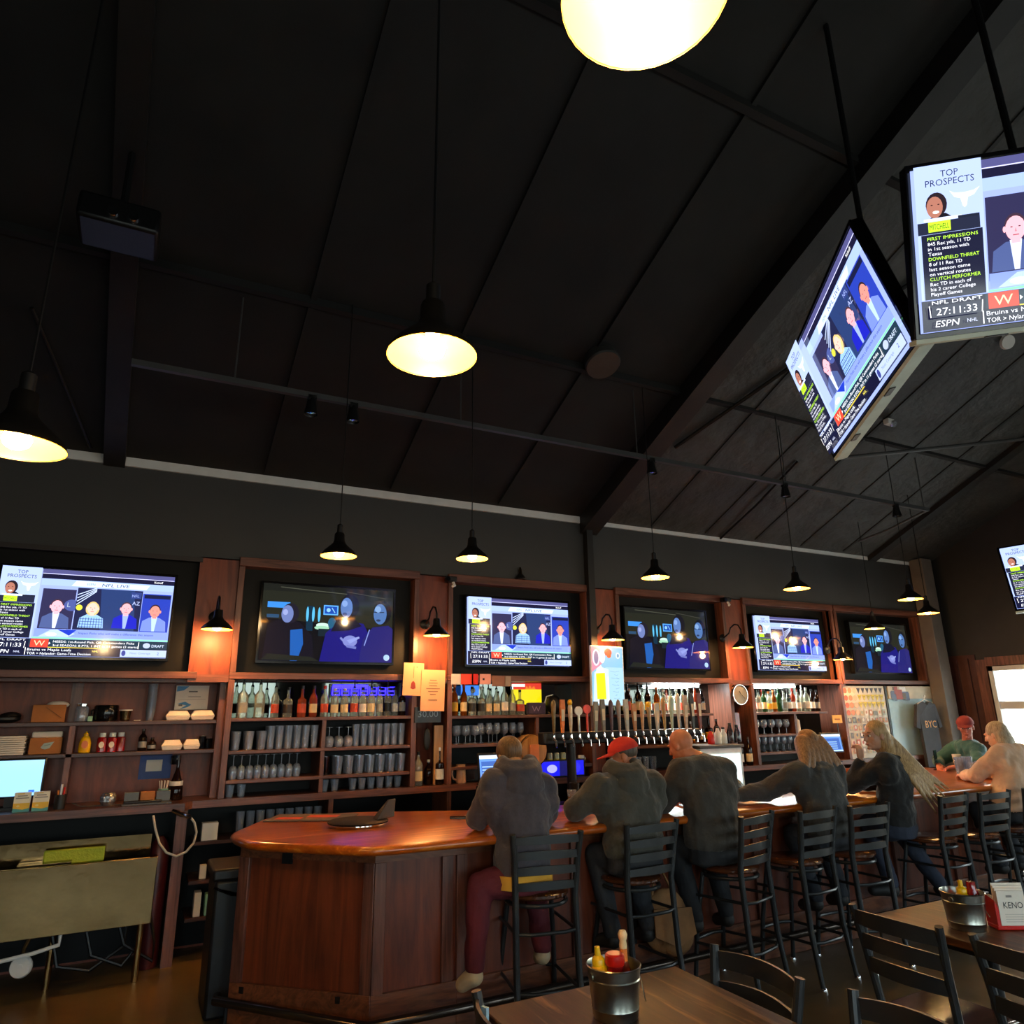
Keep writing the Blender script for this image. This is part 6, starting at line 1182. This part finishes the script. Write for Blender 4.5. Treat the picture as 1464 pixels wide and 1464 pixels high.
def J0(hx, hy, hz=.87, sx=None, sy=None, sz=1.34, sw=.19, head=None, elL=None, elR=None, wrL=None, wrR=None, roll=0, fy=4.24, kn=.2, yawh=0, sd=0):
    """seated pose facing the bar"""
    sx = hx if sx is None else sx; hy += .045; sy = hy+.1 if sy is None else sy; c = Vector((sx, sy, sz))
    d = Vector((math.cos(sd), math.sin(sd), roll)).normalized()
    P_ = dict(pel=(hx, hy, hz), waist=((hx*.62+sx*.38), hy*.75+sy*.25+.0, hz+(sz-hz)*.38), chest=(hx*.15+sx*.85, hy*.25+sy*.75-.01, hz+(sz-hz)*.78), neck=tuple(c+Vector((0, .03, .07))),
              shL=tuple(c-d*sw), shR=tuple(c+d*sw), hipL=(hx-.09, hy+.0, hz-.04), hipR=(hx+.09, hy, hz-.04), knL=(hx-.17, hy+kn, hz-.02), knR=(hx+.14, hy+kn, hz-.02), anL=(hx-.15, hy+kn-.13, .40), anR=(hx+.13, hy+kn-.13, .40), toeL=(hx-.17, hy+kn-.02, .345), toeR=(hx+.14, hy+kn-.02, .345))
    P_['head'] = head or (sx, sy+.12, sz+.2); P_['elL'] = elL or (sx-.27, 4.36, 1.14); P_['elR'] = elR or (sx+.27, 4.36, 1.14); P_['wrL'] = wrL or (sx-.1, 4.55, 1.12); P_['wrR'] = wrR or (sx+.1, 4.55, 1.12)
    return P_
# man in dark grey hoodie, yellow hem, maroon trousers
J = J0(2.2, 4.12, .86, 2.23, 4.24, 1.345, .185, head=(2.24, 4.40, 1.505), roll=-.12, elL=(1.99, 4.36, 1.15), wrL=(2.12, 4.58, 1.13), elR=(2.5, 4.36, 1.15), kn=.1)
J.update(knL=(1.94, 4.22, .80), anL=(1.88, 4.16, .38), toeL=(1.83, 4.22, .30), knR=(2.36, 4.32, .84), anR=(2.36, 4.22, .40), toeR=(2.37, 4.28, .345))
person('person hunched in a dark grey hoodie with yellow hem and maroon trousers', J, 'c89868', '423c42', '5a1620', hair='6a4a30', facing=.15, pitch=.55, wide=1.05, hem='e0a030', shoes='b8a888', eyes=0, hairlen=0)
# man in red cap
J = J0(3.05, 4.13, .88, 3.08, 4.25, 1.29, .22, head=(3.14, 4.36, 1.475), roll=.0, elL=(2.72, 4.36, 1.15), wrL=(2.9, 4.62, 1.12), elR=(3.38, 4.36, 1.15), wrR=(3.3, 4.6, 1.12))
person('person in a red cap and olive-grey hoodie looking left', J, 'b87858', '3e3c34', '25262a', hair='5a4a3a', facing=.95, pitch=.25, wide=1.3, cap='c8281c', eyes=1)
# bald man
J = J0(3.74, 4.12, .87, 3.80, 4.27, 1.36, .2, head=(3.71, 4.40, 1.53), roll=-.04, elL=(3.5, 4.38, 1.15), elR=(4.1, 4.36, 1.15), wrL=(3.6, 4.6, 1.12), wrR=(3.95, 4.6, 1.12))
person('person with a bald head in a dark olive sweater leaning on the bar', J, 'd08058', '38332c', '1e1f22', bald=1, facing=.3, pitch=.35, wide=1.3, hoodie=2, eyes=0)
# woman in grey hooded jacket
J = J0(4.88, 4.08, .86, 4.93, 4.22, 1.30, .2, head=(5.0, 4.34, 1.49), roll=.0, elL=(4.56, 4.42, 1.16), wrL=(4.25, 4.5, 1.13), elR=(5.3, 4.34, 1.14), wrR=(5.3, 4.58, 1.12))
lh = [((dx, -.05, .02), [(5.0+dx*1.5-.02, 4.24, 1.45), (5.0+dx*2.2-.04, 4.17, 1.35)], [.065, .06, .035]) for dx in (-.09, -.06, -.03, 0, .03, .06, .08)]
person('person with shoulder-length light brown hair in a dark grey hooded jacket', J, 'b88868', '333230', '22252c', hair='8a6448', facing=-.1, pitch=.2, wide=1.25, hairlen=1, longhair=lh, eyes=0, hoodz=-.07)
tag(MB().ell((0, 0, 0), (.17, .11, .1), 16, 10).build('black_handbag', mat('black_leather', '14141a', .35, bump=.4)), 'black soft bag on the bar between the bald man and hooded woman', 'bag'); bpy.data.objects['black_handbag'].location = (4.33, 4.62, 1.171)
# woman with very long hair, profile to the left, hand at mouth
J = J0(5.72, 4.1, .87, 5.82, 4.17, 1.33, .19, head=(5.69, 4.2, 1.555), sd=.35, roll=-.02, elL=(5.53, 4.38, 1.15), wrL=(5.575, 4.29, 1.36), elR=(6.05, 4.36, 1.15), wrR=(5.85, 4.56, 1.12))
J['hdL'] = (.05, -.03, .9)
J.update(knR=(5.95, 4.3, .78), anR=(6.12, 4.12, .36), toeR=(6.18, 4.18, .31), knL=(5.66, 4.36, .84), anL=(5.68, 4.24, .38))
lh = [((.02*(k % 3-1), -.055, .02), [(5.80+.018*k, 4.14-.012*k, 1.45), (5.90+.032*k, 4.02, 1.25+.006*k), (6.04+.036*k, 3.92, 1.05+.03*k-.012*(k % 2))], [.05, .036, .024, .007]) for k in range(-3, 4)]+[((0, -.04, -.0), [(5.79, 4.15, 1.4)], [.085, .05])]
person('person with very long blonde-brown hair in a black sweater, hand at mouth', J, 'c08c70', '151516', '2a3040', hair='9a7448', facing=1.35, pitch=.05, wide=1.1, hoodie=2, longhair=lh, hands=(2, 1))
# bare-shouldered woman
J = J0(7.32, 4.08, .87, 7.6, 4.18, 1.34, .18, head=(7.62, 4.28, 1.51), roll=.02, elL=(7.32, 4.38, 1.14), wrL=(7.5, 4.6, 1.12), elR=(7.92, 4.36, 1.15), wrR=(7.8, 4.6, 1.12))
lh = [((.02*k, -.05, .0), [(7.63+.02*k, 4.2, 1.44), (7.68+.03*k, 4.11, 1.28+.02*k)], [.055, .035, .01]) for k in range(-2, 3)]
b_ = person('person with ash-blonde hair in a beige backless top leaning on the bar', J, 'd8a888', 'd0a888', '23252a', hair='b09c84', facing=.1, pitch=.25, wide=1.05, longhair=lh, hoodie=2, eyes=0)
# man in teal jersey behind the corner
J = J0(8.95, 5.45, .87, 8.88, 5.35, 1.29, .19, head=(8.78, 5.27, 1.56), sd=PI-.9-.0, elL=(8.6, 5.5, 1.16), wrL=(8.4, 5.42, 1.12), elR=(8.75, 5.05, 1.16), wrR=(8.45, 5.2, 1.12))
J = dict(pel=(9.15, 5.5, .87), waist=(9.1, 5.46, 1.03), chest=(9.0, 5.4, 1.2), neck=(8.92, 5.36, 1.37), head=(8.84, 5.3, 1.545), shL=(8.85, 5.21, 1.3), shR=(9.03, 5.55, 1.3), elL=(8.66, 5.12, 1.15), elR=(8.82, 5.7, 1.15), wrL=(8.5, 5.28, 1.12), wrR=(8.52, 5.5, 1.12), hipL=(9.1, 5.42, .84), hipR=(9.1, 5.6, .84), knL=(8.86, 5.3, .82), knR=(8.86, 5.6, .82), anL=(8.95, 5.3, .4), anR=(8.95, 5.6, .4), toeL=(8.86, 5.3, .35), toeR=(8.86, 5.6, .35))
person('person in a red cap and teal jersey leaning over the far bar corner', J, 'b86c58', '2c5c5c', '2a2c34', hair='4a3a30', facing=2.05, pitch=.2, cap='7c2828', hoodie=2, wide=1.1)
o = dup(st); o.location = (9.2, 5.52, 0); o.rotation_euler = (0, 0, 1.4); o['label'] = 'black bar stool under the man in the teal jersey'
# ------------------------------------------------------------------ sky and view
w = bpy.data.worlds.new('world'); scn.world = w; w.use_nodes = True
N, K = w.node_tree.nodes, w.node_tree.links
bg = N['Background']; sk = N.new('ShaderNodeTexSky'); sk.sky_type = 'NISHITA'; sk.sun_disc = False; sk.sun_elevation = math.radians(35); sk.sun_rotation = 1.0; sk.dust_density = 4; sk.air_density = 1
mx = N.new('ShaderNodeMixRGB'); mx.inputs['Fac'].default_value = .75; mx.inputs[2].default_value = (1, 1, .97, 1)
K.new(sk.outputs['Color'], mx.inputs[1]); K.new(mx.outputs['Color'], bg.inputs['Color']); bg.inputs['Strength'].default_value = 2.6
vs = scn.view_settings; scn.display_settings.display_device = 'sRGB'
vs.view_transform = 'Standard'; vs.look = 'None'; vs.gamma = 1; vs.use_curve_mapping = False; vs.exposure = 1.15
